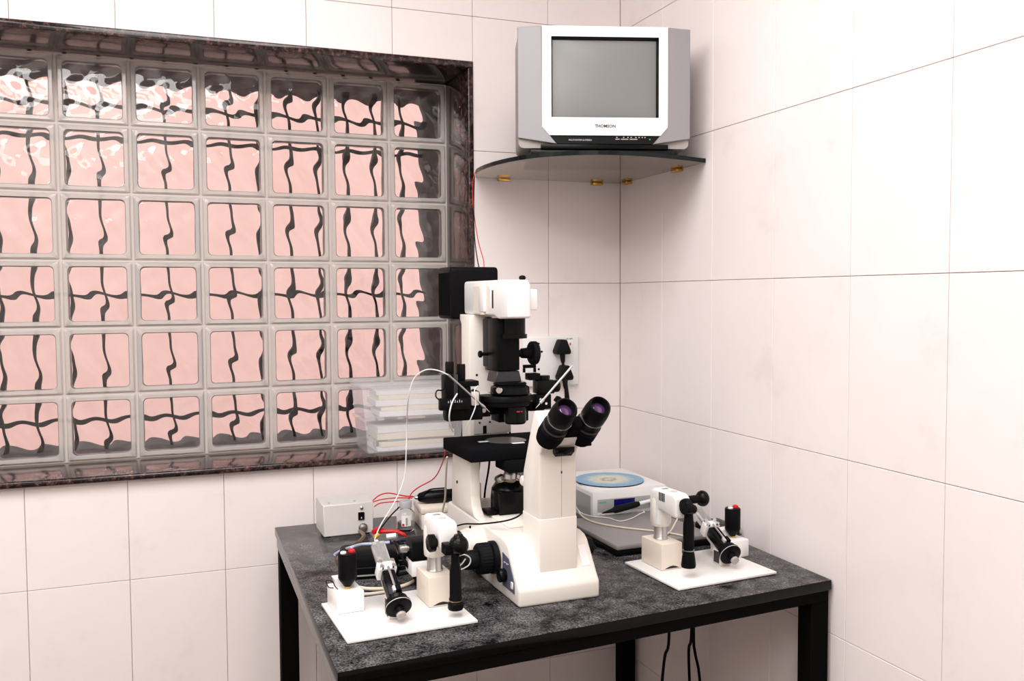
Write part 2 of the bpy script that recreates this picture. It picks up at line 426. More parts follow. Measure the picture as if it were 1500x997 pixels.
# unseen panels added around the bounce and fill lights, not known room fittings
for (x, y), lab in (((-1.15, -1.45), 'added unseen white panel standing in for flash bounced off the ceiling'), ((-2.65, -1.45), 'added unseen white fill light panel near the plain side wall'), ((-1.75, -3.05), 'added unseen white fill light panel near the wall opposite the window')):
    t = empty('added_light_panel', (x, y, CEIL), 0, lab, 'light')
    b = BM()
    for s in (-1, 1):
        box(b, -0.63, 0.63, s*0.61-0.02, s*0.61+0.02, -0.07, 0); box(b, s*0.61-0.02, s*0.61+0.02, -0.59, 0.59, -0.07, 0)
    finish('frame', b, WHITE, t, False)
    bx('back_plate', WHITE, t, -0.59, 0.59, -0.59, 0.59, -0.012, 0)

# ------------------------------------------------------------------ table
TZ = 0.80
TB = empty('lab_table', (0, 0, 0), 0, 'black granite topped lab table on square black steel legs', 'table')
quad = [(-1.056, -0.072), (-1.065, -1.051), (-0.006, -0.966), (-0.006, -0.072)]
b = BM(); prism(b, quad, TZ-0.022, TZ, 'z', 0.002, 2); slab = finish('granite_top', b, [TABLETOP, TABLEEDGE], TB)
for p in slab.data.polygons:
    if abs(p.normal.z) < 0.6: p.material_index = 1
def inset(q, d):
    cx = sum(p[0] for p in q)/4; cy_ = sum(p[1] for p in q)/4
    return [(p[0]+math.copysign(d, cx-p[0]), p[1]+math.copysign(d, cy_-p[1])) for p in q]
qi = inset(quad, 0.004)
# apron: four strips under the slab
def strip(name, p, q, w, z0, z1, m):
    p, q = Vector((*p, 0)), Vector((*q, 0)); d = (q-p).normalized(); n = Vector((-d.y, d.x, 0))
    b = BM(); prism(b, [tuple(x[:2]) for x in (p, q, q+n*w, p+n*w)], z0, z1, 'z', 0.0015, 1); return finish(name, b, m, TB)
strip('apron', qi[0], qi[1], 0.02, TZ-0.052, TZ-0.0221, TABLEEDGE)
strip('apron', qi[1], qi[2], 0.02, TZ-0.046, TZ-0.0221, BLACKSTEEL)
strip('apron', qi[2], qi[3], 0.02, TZ-0.046, TZ-0.0221, BLACKSTEEL)
strip('apron', qi[3], qi[0], 0.02, TZ-0.046, TZ-0.0221, BLACKSTEEL)
LGW = 0.045
for (x, y) in ((-1.050, -0.125), (-1.055, -1.035), (-0.0535, -0.9605), (-0.058, -0.125)):
    bx('leg', BLACKSTEEL, TB, x, x+LGW, y, y+LGW, 0, TZ-0.0225, bev=0.002, seg=1)
for x0, x1, y in ((-1.004, -0.06, -0.118),):
    bx('stretcher', BLACKSTEEL, TB, x0, x1, y, y+0.03, 0.12, 0.15, bev=0.002, seg=1)

# ------------------------------------------------------------------ corner shelf
SZ = 1.744
SH = empty('corner_shelf', (0, 0, SZ), 0, 'smoked glass corner shelf with bowed front edge under the television', 'shelf')
arc = spline([(-0.468, -0.001, 0), (-0.500, -0.11, 0), (-0.498, -0.25, 0), (-0.462, -0.375, 0), (-0.40, -0.452, 0), (-0.30, -0.503, 0), (-0.17, -0.508, 0), (-0.001, -0.470, 0)], 5)
prof = [(-0.001, -0.001)] + [(p.x, p.y) for p in arc]
b = BM(); prism(b, prof, 0, 0.010, 'z'); finish('glass_plate', b, SHELFGLASS, SH)
# dark edge band following the bowed front
b = BM()
for (p, q) in zip(arc, arc[1:]):
    d = (q-p).normalized(); n = Vector((d.y, -d.x, 0)); n = n if n.dot(p) > 0 else -n
    for sgn in (0,):
        vs = [b.verts.new(v) for v in (p+n*0.0003+Vector((0, 0, -0.0004)), q+n*0.0003+Vector((0, 0, -0.0004)), q+n*0.0003+Vector((0, 0, 0.0104)), p+n*0.0003+Vector((0, 0, 0.0104)),
              p-n*0.003+Vector((0, 0, -0.0004)), q-n*0.003+Vector((0, 0, -0.0004)), q-n*0.003+Vector((0, 0, 0.0104)), p-n*0.003+Vector((0, 0, 0.0104)))]
        for f in ((0,1,2,3), (4,7,6,5), (0,4,5,1), (3,2,6,7), (0,3,7,4), (1,5,6,2)): b.faces.new([vs[i] for i in f])
bmesh.ops.remove_doubles(b, verts=b.verts[:], dist=1e-5)
finish('edge_band', b, SHELFEDGE, SH)
def clip(x, y, dx, dy):
    b = BM(); obox(b, (x, y, -0.0045), 0.034 if dx else 0.02, 0.034 if dy else 0.02, 0.008, None, 0.002)
    finish('brass_clip', b, BRASS, SH)
clip(-0.385, -0.0105, 1, 0); clip(-0.085, -0.0105, 1, 0); clip(-0.0105, -0.06, 0, 1); clip(-0.0105, -0.345, 0, 1)

# ------------------------------------------------------------------ television
TV = empty('television', (-0.279, -0.447, SZ+0.0104), math.radians(-17), 'silver and white tube television with grey screen on the corner shelf', 'television')
HW = 0.2165; ZB, ZTP = 0.030, 0.312
# rear shell: tapered hull
b = BM()
def ring(y, x0, x1, z0, z1, r): return [b.verts.new((((x0+x1)/2)+px, y, ((z0+z1)/2)+pz_)) for px, pz_ in rrect((x1-x0)/2, (z1-z0)/2, r, 3)]
R = [ring(0.012, -HW+0.002, HW-0.002, 0.016, ZTP-0.002, 0.012), ring(0.14, -HW+0.004, HW-0.004, 0.012, ZTP-0.006, 0.014), ring(0.16, -HW+0.03, HW-0.03, 0.012, ZTP-0.03, 0.02), ring(0.26, -0.13, 0.13, 0.012, 0.24, 0.03), ring(0.31, -0.10, 0.10, 0.02, 0.19, 0.03)]
for A, B in zip(R, R[1:]):
    n = len(A)
    for i in range(n): b.faces.new((A[i], A[(i+1) % n], B[(i+1) % n], B[i]))
b.faces.new(R[0]); b.faces.new(R[-1])
finish('rear_shell', b, SILVERD, TV)
bx('foot_base', TVBLACK, TV, -0.185, 0.185, 0.005, 0.22, 0.0, 0.0118, bev=0.002)
# side speaker wings, in front of the shell; the inner lower corner runs down to a point
for s in (-1, 1):
    P = [(s*0.158, ZTP), (s*HW, ZTP-0.002), (s*HW, 0.040), (s*0.120, 0.0245), (s*0.158, 0.066)]
    b = BM(); vf = [b.verts.new((x, 0.004 if abs(x) > 0.19 else -0.004, z)) for x, z in P]; vb = [b.verts.new((x, 0.0118, z)) for x, z in P]
    b.faces.new(vf); b.faces.new(vb[::-1])
    for i in range(5): b.faces.new((vf[i], vf[(i+1) % 5], vb[(i+1) % 5], vb[i]))
    bmesh.ops.bevel(b, geom=b.edges[:], offset=0.0012, segments=1, affect='EDGES')
    finish('speaker_wing', b, SILVER, TV, True, 25)
# white bezel ring with chamfered lower corners
b = BM()
outer = [(-0.1575, 0.0665), (-0.1395, 0.0455), (0.1395, 0.0455), (0.1575, 0.0665), (0.1575, ZTP), (-0.1575, ZTP)]
sx, sz0, sz1 = 0.1345, 0.0895, 0.2865
inner = [(-sx, sz0), (-sx, sz0), (sx, sz0), (sx, sz0), (sx, sz1), (-sx, sz1)]
def lp(P, y): return [b.verts.new((x, y, z)) for x, z in P]
A0, A1, B0 = lp(outer, 0.0118), lp(outer, -0.006), lp(inner, -0.006)
I = [b.verts.new((x*0.975, 0.010, (z-0.188)*0.97+0.188)) for x, z in ((-sx, sz0), (sx, sz0), (sx, sz1), (-sx, sz1))]
n = 6
for i in range(n):
    j = (i+1) % n
    b.faces.new((A0[i], A0[j], A1[j], A1[i])); b.faces.new((A1[i], A1[j], B0[j], B0[i]))
bmesh.ops.remove_doubles(b, verts=b.verts[:], dist=1e-6)
finish('bezel', b, TVWHITE, TV, True, 20)
# dark inner lip and the tube
b = BM()
def rr4(w, z0, z1, y): return [b.verts.new(v) for v in ((-w, y, z0), (w, y, z0), (w, y, z1), (-w, y, z1))]
L0, L1 = rr4(sx, sz0, sz1, -0.0058), rr4(sx-0.0045, sz0+0.0015, sz1-0.006, 0.0065)
for i in range(4): b.faces.new((L0[i], L0[(i+1) % 4], L1[(i+1) % 4], L1[i]))
finish('screen_lip', b, TVBLACK, TV, False)
b = BM(); n = 12; w, h0, h1 = sx-0.004, sz0+0.001, sz1-0.0055
G = [[b.verts.new((-w+2*w*i/n, 0.0065-0.0075*(1-(2*i/n-1)**2)*(1-(2*j/n-1)**2)**0.7, h0+(h1-h0)*j/n)) for j in range(n+1)] for i in range(n+1)]
for i in range(n):
    for j in range(n): b.faces.new((G[i][j], G[i+1][j], G[i+1][j+1], G[i][j+1]))
finish('screen', b, SCREEN, TV, True, 60)
pz('control_strip', TVBLACK, TV, [(-0.1385, 0.0452), (0.1385, 0.0452), (0.119, 0.0245), (-0.119, 0.0245)], -0.001, 0.0118, 'y', bev=0.001, seg=1)
bx('lower_lip', BLACKG, TV, -0.16, 0.16, -0.002, 0.0118, 0.013, 0.0240, bev=0.0015)
text('brand_lettering', 'THOMSON', 0.0105, PRINTD, TV, (0, -0.0063, 0.068), (PI/2, 0, 0), 0.0003, bold=0.022)
text('caption_lettering', 'MULTI SYSTEM & STEREO', 0.0052, PRINTW, TV, (-0.062, -0.0012, 0.0345), (PI/2, 0, 0), 0.0002)
for i, x in enumerate((0.030, 0.047, 0.058, 0.066, 0.078, 0.086, 0.094, 0.101)):
    bx('button_mark', PRINTW, TV, x-0.0013, x+0.0013, -0.0014, -0.0010, 0.0405, 0.0430)
for x0, x1 in ((0.026, 0.037), (0.040, 0.059), (0.062, 0.082)): bx('push_button', SILVERD, TV, x0, x1, -0.0022, -0.0008, 0.0355, 0.0385, bev=0.0005, seg=1)
cy('power_lamp', mat('green_lamp', (0.05, 0.5, 0.28), 0.3), TV, (0.113, -0.0008, 0.037), (0.113, -0.0022, 0.037), 0.0018, seg=10)

# ------------------------------------------------------------------ socket board and plugs
SB = empty('socket_board', (-0.235, 0, 1.207), 0, 'white wall socket board with red switches behind the microscope', 'socket')
bx('back_box', WHITE, SB, -0.092, 0.088, -0.012, -0.0002, -0.076, 0.076, bev=0.004)
bx('face_plate', WHITE, SB, -0.088, 0.084, -0.0165, -0.012, -0.072, 0.072, bev=0.002)
for z in (0.042, -0.034):
    sw = bx('rocker_switch', WHITE, SB, 0.044, 0.066, -0.0215, -0.0163, z-0.018, z+0.018, bev=0.002)
    bx('indicator', RED, sw, 0.0535, 0.0575, -0.0222, -0.0212, z+0.005, z+0.013)
    for dx, dz in ((-0.010, -0.012), (0.010, -0.012), (0, 0.012)):
        cy('socket_hole', BLACK, SB, (-0.045+dx, -0.0160, z+dz), (-0.045+dx, -0.0168, z+dz), 0.0035, seg=10)
text('socket_lettering', '6A 240V', 0.006, PRINTD, SB, (0.055, -0.0168, 0.066), (PI/2, 0, 0), 0.0002)
def plug(x, z, lab, cordpts):
    t = empty('power_plug', (x, -0.0166, z), 0, lab, 'plug', 'plugs in the wall socket board')
    P = [(-0.010, 0.030), (0.010, 0.030), (0.024, -0.004), (0.022, -0.014), (-0.022, -0.014), (-0.024, -0.004)]
    b = BM(); prism(b, P, -0.036, -0.0002, 'y', 0.004, 2); finish('plug_body', b, RUBBER, t)
    lt('cord_grip', RUBBER, t, (0, -0.022, -0.010), (0, -0.15, -1), [(0, 0.0085), (0.022, 0.007), (0.03, 0.005)], 12)
    b = BM(); tube(b, cordpts, 0.0042, 8); finish('cord', b, RUBBER, t)
plug(-0.213, 1.243, 'black three pin plug with straight cord in the upper socket', [(0, -0.026, -0.036), (0.002, -0.03, -0.07), (0.005, -0.045, -0.12), (0.010, -0.048, -0.19), (0.004, -0.035, -0.27), (0.0, -0.008, -0.46), (0.0, -0.009, -0.60)])
plug(-0.205, 1.166, 'black three pin plug pushed into the lower socket', [(0, -0.026, -0.036), (0.001, -0.028, -0.09), (-0.002, -0.028, -0.16), (-0.006, -0.012, -0.30), (-0.006, -0.012, -0.52)])

# ------------------------------------------------------------------ microscope
MO = Vector((-0.686, -0.885, TZ)); MA = math.radians(1)
def MW(u, v, z):  # microscope frame to world
    c, s = math.cos(MA), math.sin(MA); return Vector((MO.x+u*c-v*s, MO.y+u*s+v*c, MO.z+z))
def onMv(px, py, v):  # pixel to a point of the microscope frame at a given depth
    c, s = math.cos(MA), math.sin(MA); n = Vector((-s, c, 0)); d = ray(px, py); t = (v-(CAM-MO).dot(n))/d.dot(n); w = CAM+d*t-MO
    return Vector((w.dot(Vector((c, s, 0))), w.dot(n), w.z))
MS = empty('microscope', MO, MA, 'large cream inverted microscope with black stage and binocular eyepieces', 'microscope')
UC = 0.0925
# base
b = BM()
prism(b, [(0, 0.0), (0, 0.034), (0.010, 0.046), (0.054, 0.106), (0.066, 0.114), (0.085, 0.1175), (0.44, 0.1175), (0.45, 0.108), (0.45, 0.0)], 0, 0.176, 'x', 0.006, 3)
finish('base', b, CREAM, MS)
# low deck plate on the base under the objectives
bx('deck_plate', CREAM, MS, 0.038, 0.150, 0.145, 0.40, 0.1176, 0.1225, bev=0.002)
# rear supports, each flaring into the base
for u0, u1 in ((0.001, 0.024), (0.152, 0.175)):
    P = [(0.225, 0.1170), (0.255, 0.122), (0.272, 0.137), (0.280, 0.160), (0.283, 0.2495), (0.405, 0.2495), (0.412, 0.20), (0.415, 0.1170)]
    pz('support_leg', CREAM, MS, P, u0, u1, 'x', bev=0.003, seg=2)
bx('support_foot', LGREY, MS, 0.0242, 0.034, 0.30, 0.40, 0.1176, 0.185, bev=0.003)
cy('support_screw', BLACK, MS, (0.0012, 0.372, 0.176), (-0.0008, 0.372, 0.176), 0.0035, seg=10)
# front pillar carrying the eyepieces
P = [(0.020, 0.040), (0.020, 0.292), (-0.006, 0.326), (0.036, 0.374), (0.047, 0.377), (0.102, 0.250), (0.105, 0.235), (0.105, 0.040)]
pz('front_pillar', CREAM, MS, P, 0.053, 0.134, 'x', bev=0.004, seg=3)
pz('pillar_foot', CREAM, MS, [(0.0192, 0.042), (0.0192, 0.165), (0.1058, 0.165), (0.1058, 0.042)], 0.0522, 0.1348, 'x', bev=0.003, seg=3)
bx('pillar_seam', SILVERD, MS, 0.1005, 0.1012, 0.0197, 0.03, 0.166, 0.285)
bx('badge_mark', PRINTD, MS, 0.0995, 0.1022, 0.0193, 0.025, 0.252, 0.257)
# head mount under the eyepieces
AXE = Vector((0, -0.080, 0.066)).normalized()
b = BM(); prism(b, [(0.012, 0.300), (-0.022, 0.316), (-0.040, 0.332), (-0.020, 0.356), (0.022, 0.366)], 0.060, 0.127, 'x', 0.004, 2); finish('head_mount', b, CREAM, MS)
b = BM(); prism(b, [(-0.004, 0.290), (-0.018, 0.300), (-0.020, 0.312), (0.0, 0.302)], 0.074, 0.112, 'x', 0.002, 1); cyl(b, (0.070, -0.012, 0.303), (0.076, -0.012, 0.303), 0.007, seg=14)
finish('clamp_lever', b, BLACKG, MS)
b = BM(); box(b, 0.1345, 0.158, 0.0, 0.018, 0.306, 0.322, 0.002); box(b, 0.148, 0.158, -0.002, 0.02, 0.318, 0.338, 0.002); finish('prism_lever', b, BLACKG, MS)
# binocular body: two prism housings meeting at a hinge
b = BM()
for u in (0.058, 0.127):
    p0 = Vector((u, -0.012, 0.330)); lathe(b, p0, AXE, [(-0.010, 0.016), (-0.004, 0.0235), (0.012, 0.0262), (0.034, 0.0258)], 28)
obox(b, (UC, -0.018, 0.338), 0.072, 0.034, 0.040, rot_to(AXE), 0.006)
obox(b, (UC, -0.050, 0.356), 0.026, 0.026, 0.036, rot_to(AXE), 0.005)
finish('binocular_body', b, BLACKM, MS)
for u in (0.058, 0.127):
    p0 = Vector((u, -0.012, 0.330)) + AXE*0.034
    e = lt('eyepiece', BLACK, MS, p0, AXE, [(0, 0.0258), (0.006, 0.0252), (0.009, 0.0232), (0.030, 0.0230), (0.032, 0.0240), (0.048, 0.0243), (0.056, 0.0240), (0.068, 0.0225), (0.074, 0.0205), (0.0755, 0.0188), (0.0745, 0.0172), (0.062, 0.0155), (0.060, 0.0)], 32)
    lt('lens', PURPLELENS, e, p0, AXE, [(0.0602, 0.0152), (0.0625, 0.0120), (0.0638, 0.006), (0.0642, 0.0)], 24)
    b = BM(); lathe(b, p0, AXE, [(0.0095, 0.0231), (0.0095, 0.0256), (0.0125, 0.0256), (0.0125, 0.0231)], 32); finish('focus_ring', b, DGREY, e)
    b = BM(); lathe(b, p0, AXE, [(0.0330, 0.0240), (0.0330, 0.02475), (0.0345, 0.02475), (0.0345, 0.0240)], 32); finish('trim_ring', b, STEEL, e)
# stage
b = BM(); box(b, -0.025, 0.210, 0.205, 0.398, 0.2500, 0.277, 0.003, 2); finish('stage', b, BLACKM, MS)
b = BM(); lathe(b, (UC, 0.300, 0.2771), (0, 0, 1), [(0, 0.047), (0.0007, 0.047), (0.0007, 0.0)], 36); finish('stage_insert', b, mat('stage_insert_glass', (0.035, 0.037, 0.034), 0.25, spec=0.25), MS)
bx('paper_label', PAPERW, MS, 0.028, 0.050, 0.295, 0.306, 0.2772, 0.2782)
bx('paper_label', PAPERW, MS, 0.088, 0.116, 0.243, 0.253, 0.2780, 0.2790)
bx('stage_under_block', BLACKM, MS, 0.052, 0.150, 0.180, 0.262, 0.2260, 0.2498, bev=0.003)
cy('stage_arm', CREAM, MS, (0.074, 0.165, 0.212), (0.150, 0.165, 0.212), 0.011, ch=0.003)
# objective turret
b = BM(); lathe(b, (UC, 0.285, 0.1226), (0, 0, 1), [(0, 0.040), (0.030, 0.040), (0.050, 0.038), (0.062, 0.030), (0.068, 0.016)], 32); finish('nosepiece', b, BLACKG, MS)
b = BM(); box(b, 0.052, 0.136, 0.236, 0.282, 0.1226, 0.172, 0.003); finish('focus_housing', b, BLACKG, MS)
b = BM(); box(b, 0.030, 0.0515, 0.244, 0.290, 0.1226, 0.131, 0.002); finish('housing_latch', b, BLACK, MS)
for du, dv, tilt in ((0.0, 0.0, 0), (-0.026, 0.014, 1), (0.026, 0.018, 1)):
    ax = Vector((du, dv, 0.10 if not tilt else 0.055)).normalized()
    o = lt('objective', STEEL, MS, Vector((UC+du*0.5, 0.285+dv*0.5-0.008, 0.180)), ax, [(0, 0.014), (0.008, 0.015), (0.009, 0.0135), (0.015, 0.0150), (0.017, 0.0140), (0.023, 0.0150), (0.026, 0.0135), (0.032, 0.0120), (0.038, 0.007)] if not tilt else [(0, 0.012), (0.02, 0.012), (0.024, 0.008)], 24)
    b = BM(); lathe(b, Vector((UC+du*0.5, 0.285+dv*0.5-0.008, 0.180)), ax, [(0.0095, 0.0142), (0.0095, 0.0154), (0.0115, 0.0154), (0.0115, 0.0142)], 24); finish('colour_band', b, BRONZE, o)
# illumination arm
b = BM(); prism(b, [(0.044, 0.405), (0.044, 0.462), (0.052, 0.470), (0.133, 0.470), (0.141, 0.462), (0.141, 0.405)], 0.250, 0.5595, 'z', 0.003, 2); finish('illumination_arm', b, CREAM, MS)
pz('arm_gusset', CREAM, MS, [(0.462, 0.530), (0.486, 0.5595), (0.462, 0.5595)], 0.046, 0.139, 'x', bev=0.001, seg=1)
PL = bx('front_plate', LGREY, MS, 0.052, 0.146, 0.399, 0.4046, 0.279, 0.378, bev=0.0015)
for du, dz in ((0.066, 0.364), (0.092, 0.364), (0.066, 0.306), (0.092, 0.306)): cy('screw', DGREY, PL, (du, 0.3992, dz), (du, 0.3978, dz), 0.0026, seg=10)
cy('plate_bolt', STEEL, PL, (0.079, 0.3992, 0.347), (0.079, 0.3965, 0.347), 0.0075, seg=18); cy('bolt_socket', BLACK, PL, (0.079, 0.3966, 0.347), (0.079, 0.3955, 0.347), 0.0035, seg=6)
bx('plate_slot', BLACK, PL, 0.0745, 0.0835, 0.3980, 0.3992, 0.279, 0.298, bev=0.0005, seg=1)
cy('screw', BLACK, MS, (0.062, 0.4052, 0.418), (0.062, 0.4040, 0.418), 0.0028, seg=10)
bx('rack_strip', mat('brown_steel', (0.09, 0.05, 0.045), 0.35, 0.3), MS, 0.082, 0.094, 0.385, 0.4048, 0.43, 0.555, bev=0.002)
# lamp head
b = BM(); prism(b, [(0.470, 0.5600), (0.476, 0.566), (0.476, 0.632), (0.470, 0.638), (0.205, 0.638), (0.192, 0.628), (0.190, 0.556), (0.250, 0.553), (0.275, 0.5600)], 0.056, 0.110, 'x', 0.005, 3); finish('lamp_head', b, WHITE, MS)
bx('filter_box', WHITE, MS, 0.048, 0.0565, 0.318, 0.352, 0.567, 0.624, bev=0.003)
bx('filter_slot', BLACK, MS, 0.0552, 0.0568, 0.276, 0.283, 0.576, 0.616)
bx('filter_catch', CREAM2, MS, 0.049, 0.0562, 0.324, 0.344, 0.5605, 0.5668, bev=0.001)
pz('head_recess', CREAM, MS, [(0.300, 0.563), (0.290, 0.618), (0.300, 0.626), (0.405, 0.626), (0.405, 0.563)], 0.0545, 0.0565, 'x', bev=0.0006, seg=1)
b = BM(); box(b, 0.1103, 0.136, 0.215, 0.275, 0.572, 0.618, 0.003); cyl(b, (0.124, 0.245, 0.5718), (0.124, 0.245, 0.563), 0.004, seg=10); finish('side_slider', b, WHITE, MS)
b = BM(); lathe(b, (0.100, 0.215, 0.6381), (0, 0, 1), [(0, 0.006), (0.004, 0.008), (0.008, 0.006), (0.010, 0.0)], 16); finish('top_knob', b, BLACK, MS)
b = BM(); prism(b, [(0.4765, 0.548), (0.4765, 0.668), (0.484, 0.674), (0.575, 0.674), (0.582, 0.668), (0.582, 0.552), (0.575, 0.548)], 0.024, 0.146, 'x', 0.006, 3); finish('lamp_housing', b, BLACK, MS)
b = BM(); box(b, 0.0232, 0.0242, 0.486, 0.574, 0.556, 0.66, 0.0004, 1); finish('housing_side_cover', b, BLACKM, MS)
# condenser
CV = 0.272
lt('field_lens_tube', BLACKG, MS, (0.098, CV-0.01, 0.556), (0, 0, -1), [(0, 0.0262), (0.036, 0.0262), (0.037, 0.030), (0.046, 0.030), (0.047, 0.020)], 32)
b = BM(); box(b, 0.060, 0.113, 0.262, 0.325, 0.438, 0.5535, 0.003); finish('condenser_carrier', b, BLACK, MS)
bx('carrier_neck', BLACK, MS, 0.070, 0.105, 0.3252, 0.3848, 0.44, 0.55, bev=0.002)
for i, w in enumerate((0.006, 0.004, 0.006, 0.003, 0.005, 0.004)): bx('printed_mark', PRINTW, MS, 0.070+0.007*i, 0.070+0.007*i+w, 0.2612, 0.2622, 0.5105, 0.5140)
pz('carrier_skirt', DGREY, MS, [(0.060, 0.437), (0.113, 0.437), (0.119, 0.412), (0.055, 0.412)], 0.265, 0.32, 'y', bev=0.002, seg=1)
b = BM(); cyl(b, (0.1132, 0.29, 0.474), (0.128, 0.29, 0.474), 0.008); lathe(b, (0.128, 0.29, 0.474), (1, 0, 0), [(0, 0.011), (0.016, 0.0125), (0.022, 0.0135)], 24); finish('knob_shaft', b, BLACK, MS)
b = BM(); knurl(b, (0.150, 0.29, 0.474), (0.166, 0.29, 0.474), 0.0265, 26); finish('height_knob', b, RUBBER, MS)
b = BM(); cyl(b, (0.070, 0.33, 0.472), (0.048, 0.33, 0.472), 0.004); cyl(b, (0.048, 0.33, 0.472), (0.040, 0.33, 0.472), 0.008, ch=0.002); finish('lock_screw', b, BLACK, MS)
lt('condenser_ring', BLACKG, MS, (UC, CV, 0.4120), (0, 0, -1), [(0, 0.034), (0.003, 0.038), (0.006, 0.036), (0.010, 0.043), (0.024, 0.0445), (0.028, 0.040)], 40)
lt('centring_screw', CHROME, MS, (0.058, 0.243, 0.398), (-0.5, -0.8, 0), [(0, 0.0065), (0.004, 0.0075), (0.010, 0.0075), (0.012, 0.006)], 18)
lt('turret_disc', BLACK, MS, (0.086, 0.285, 0.3835), (0, 0, -1), [(0, 0.060), (0.003, 0.062), (0.012, 0.062), (0.013, 0.0565), (0.022, 0.0565), (0.024, 0.054)], 48)
bx('turret_cap', LGREY, MS, 0.030, 0.060, 0.300, 0.340, 0.3836, 0.3855, bev=0.0005, seg=1)
CL = lt('condenser_lens', BLACKG, MS, (0.098, 0.255, 0.3592), (0, 0, -1), [(0, 0.024), (0.006, 0.0245), (0.034, 0.0245), (0.038, 0.021), (0.038, 0.015)], 32)
for i, w in enumerate((0.007, 0.003)): bx('red_mark', RED, CL, 0.092+0.010*i, 0.092+0.010*i+w, 0.2298, 0.2308, 0.3490, 0.3515)
bx('condenser_bracket', BLACK, MS, 0.076, 0.150, 0.300, 0.350, 0.318, 0.3592, bev=0.003)
# left side: focus knob, lamp dial, blue control panel, camera port
b = BM(); knurl(b, (-0.001, 0.122, 0.069), (-0.014, 0.122, 0.069), 0.0335, 30, 0.0008); knurl(b, (-0.0141, 0.122, 0.069), (-0.042, 0.122, 0.069), 0.0315, 30); lathe(b, (-0.042, 0.122, 0.069), (-1, 0, 0), [(0, 0.019), (0.004, 0.020), (0.026, 0.019), (0.030, 0.016), (0.031, 0.0)], 28)
finish('focus_knob', b, RUBBER, MS)
b = BM(); lathe(b, (0.1762, 0.122, 0.069), (1, 0, 0), [(0, 0.030), (0.022, 0.030), (0.024, 0.019), (0.040, 0.018), (0.042, 0.0)], 30); finish('focus_knob', b, RUBBER, MS)
PNL = pz('control_panel', BLUEPANEL, MS, [(0.084, 0.0895), (0.049, 0.084), (0.022, 0.045), (0.020, 0.022), (0.084, 0.022)], -0.0012, 0.0012, 'x', bev=0.0004, seg=1)
b = BM(); knurl(b, (-0.0013, 0.068, 0.047), (-0.016, 0.068, 0.047), 0.0135, 20, 0.0006); finish('brightness_dial', b, BLACKG, PNL)
bx('power_switch', WHITE, PNL, -0.004, -0.0011, 0.024, 0.034, 0.030, 0.044, bev=0.001, seg=1)
for i in range(4): bx('printed_mark', PRINTW, PNL, -0.0017, -0.0011, 0.050+0.007*i, 0.0535+0.007*i, 0.072-0.002*(i % 2), 0.0735)
PRT = lt('camera_port', CREAM, MS, (-0.0002, 0.208, 0.074), (-1, 0, 0), [(0, 0.038), (0.018, 0.038), (0.019, 0.0365), (0.036, 0.0365), (0.037, 0.033), (0.048, 0.033)], 36)
b = BM(); knurl(b, (-0.0485, 0.208, 0.074), (-0.064, 0.208, 0.074), 0.034, 16, 0.0016); finish('port_ring', b, BLACKG, PRT)
cy('port_screw', BLACK, PRT, (-0.026, 0.208, 0.1100), (-0.026, 0.208, 0.1155), 0.0022, seg=8)
# embossed pad on the sloping front, right of the pillar
sl = math.atan2(0.060, 0.044)
b = BM(); obox(b, (0.156, 0.033, 0.0785), 0.018, 0.044, 0.0012, Matrix.Rotation(sl, 3, 'X'), 0.0004, 1); finish('embossed_pad', b, PANELW, MS)

# ------------------------------------------------------------------ camera on the side port
pc = MW(-0.0642, 0.208, 0.074)
CC = empty('video_camera', (pc.x, pc.y, TZ), MA, 'small black and white video camera screwed to the microscope side port', 'camera')
cy('mount_ring', STEEL, CC, (-0.0003, 0, 0.074), (-0.038, 0, 0.074), 0.016, seg=24)
bx('front_body', BLACK, CC, -0.097, -0.038, -0.025, 0.025, 0.060, 0.100, bev=0.002)
bx('rear_body', WHITE, CC, -0.097, -0.042, -0.0248, 0.0248, 0.028, 0.0598, bev=0.002)
lt('signal_connector', STEEL, CC, (-0.0971, 0, 0.082), (-1, 0, 0), [(0, 0.006), (0.004, 0.006), (0.0045, 0.0085), (0.018, 0.0085), (0.020, 0.0065)], 18)
b = BM(); obox(b, (-0.070, 0, 0.014), 0.024, 0.03, 0.0276, None, 0.002); finish('foot_block', b, BLACK, CC)

# ------------------------------------------------------------------ micromanipulators clamped to the microscope
def manipulator(name, loc, mir, lab):
    t = empty(name, loc, MA, lab, 'manipulator', 'black micromanipulators beside the condenser')
    s = mir
    def B(nm, m, x0, x1, *r, **k):
        a, c = sorted((s*x0, s*x1)); return bx(nm, m, t, a, c, *r, **k)
    return t, s, B
# left one
t, s, B = manipulator('micromanipulator', MW(0, 0.30, 0.33), 1, 'black three axis micromanipulator with tall drive knobs left of the condenser')
B('carrier_bar', BLACK, -0.052, 0.050, -0.020, 0.012, 0.006, 0.030, bev=0.002)
B('lower_slide', BLACK, -0.060, 0.022, -0.045, -0.0202, 0.004, 0.034, bev=0.002)
B('scale_block', BLACKG, -0.080, -0.012, -0.060, -0.0452, 0.030, 0.056, bev=0.002)
for i in range(7): bx('scale_mark', PRINTW, t, -0.062+0.005*i, -0.061+0.005*i, -0.0606, -0.0598, 0.046, 0.050+0.002*(i % 2))
B('upright_slide', BLACK, -0.062, -0.044, -0.0449, -0.010, 0.0345, 0.104, bev=0.002)
B('side_plate', DGREY, -0.0438, -0.034, -0.044, -0.012, 0.050, 0.105, bev=0.001)
B('upper_slide', BLACK, -0.0338, 0.012, -0.050, -0.005, 0.078, 0.090, bev=0.002)
B('drive_block', BLACK, -0.033, -0.006, -0.048, -0.012, 0.0345, 0.0778, bev=0.002)
B('clamp_block', LGREY, -0.0055, 0.012, -0.050, -0.034, 0.036, 0.066, bev=0.002)
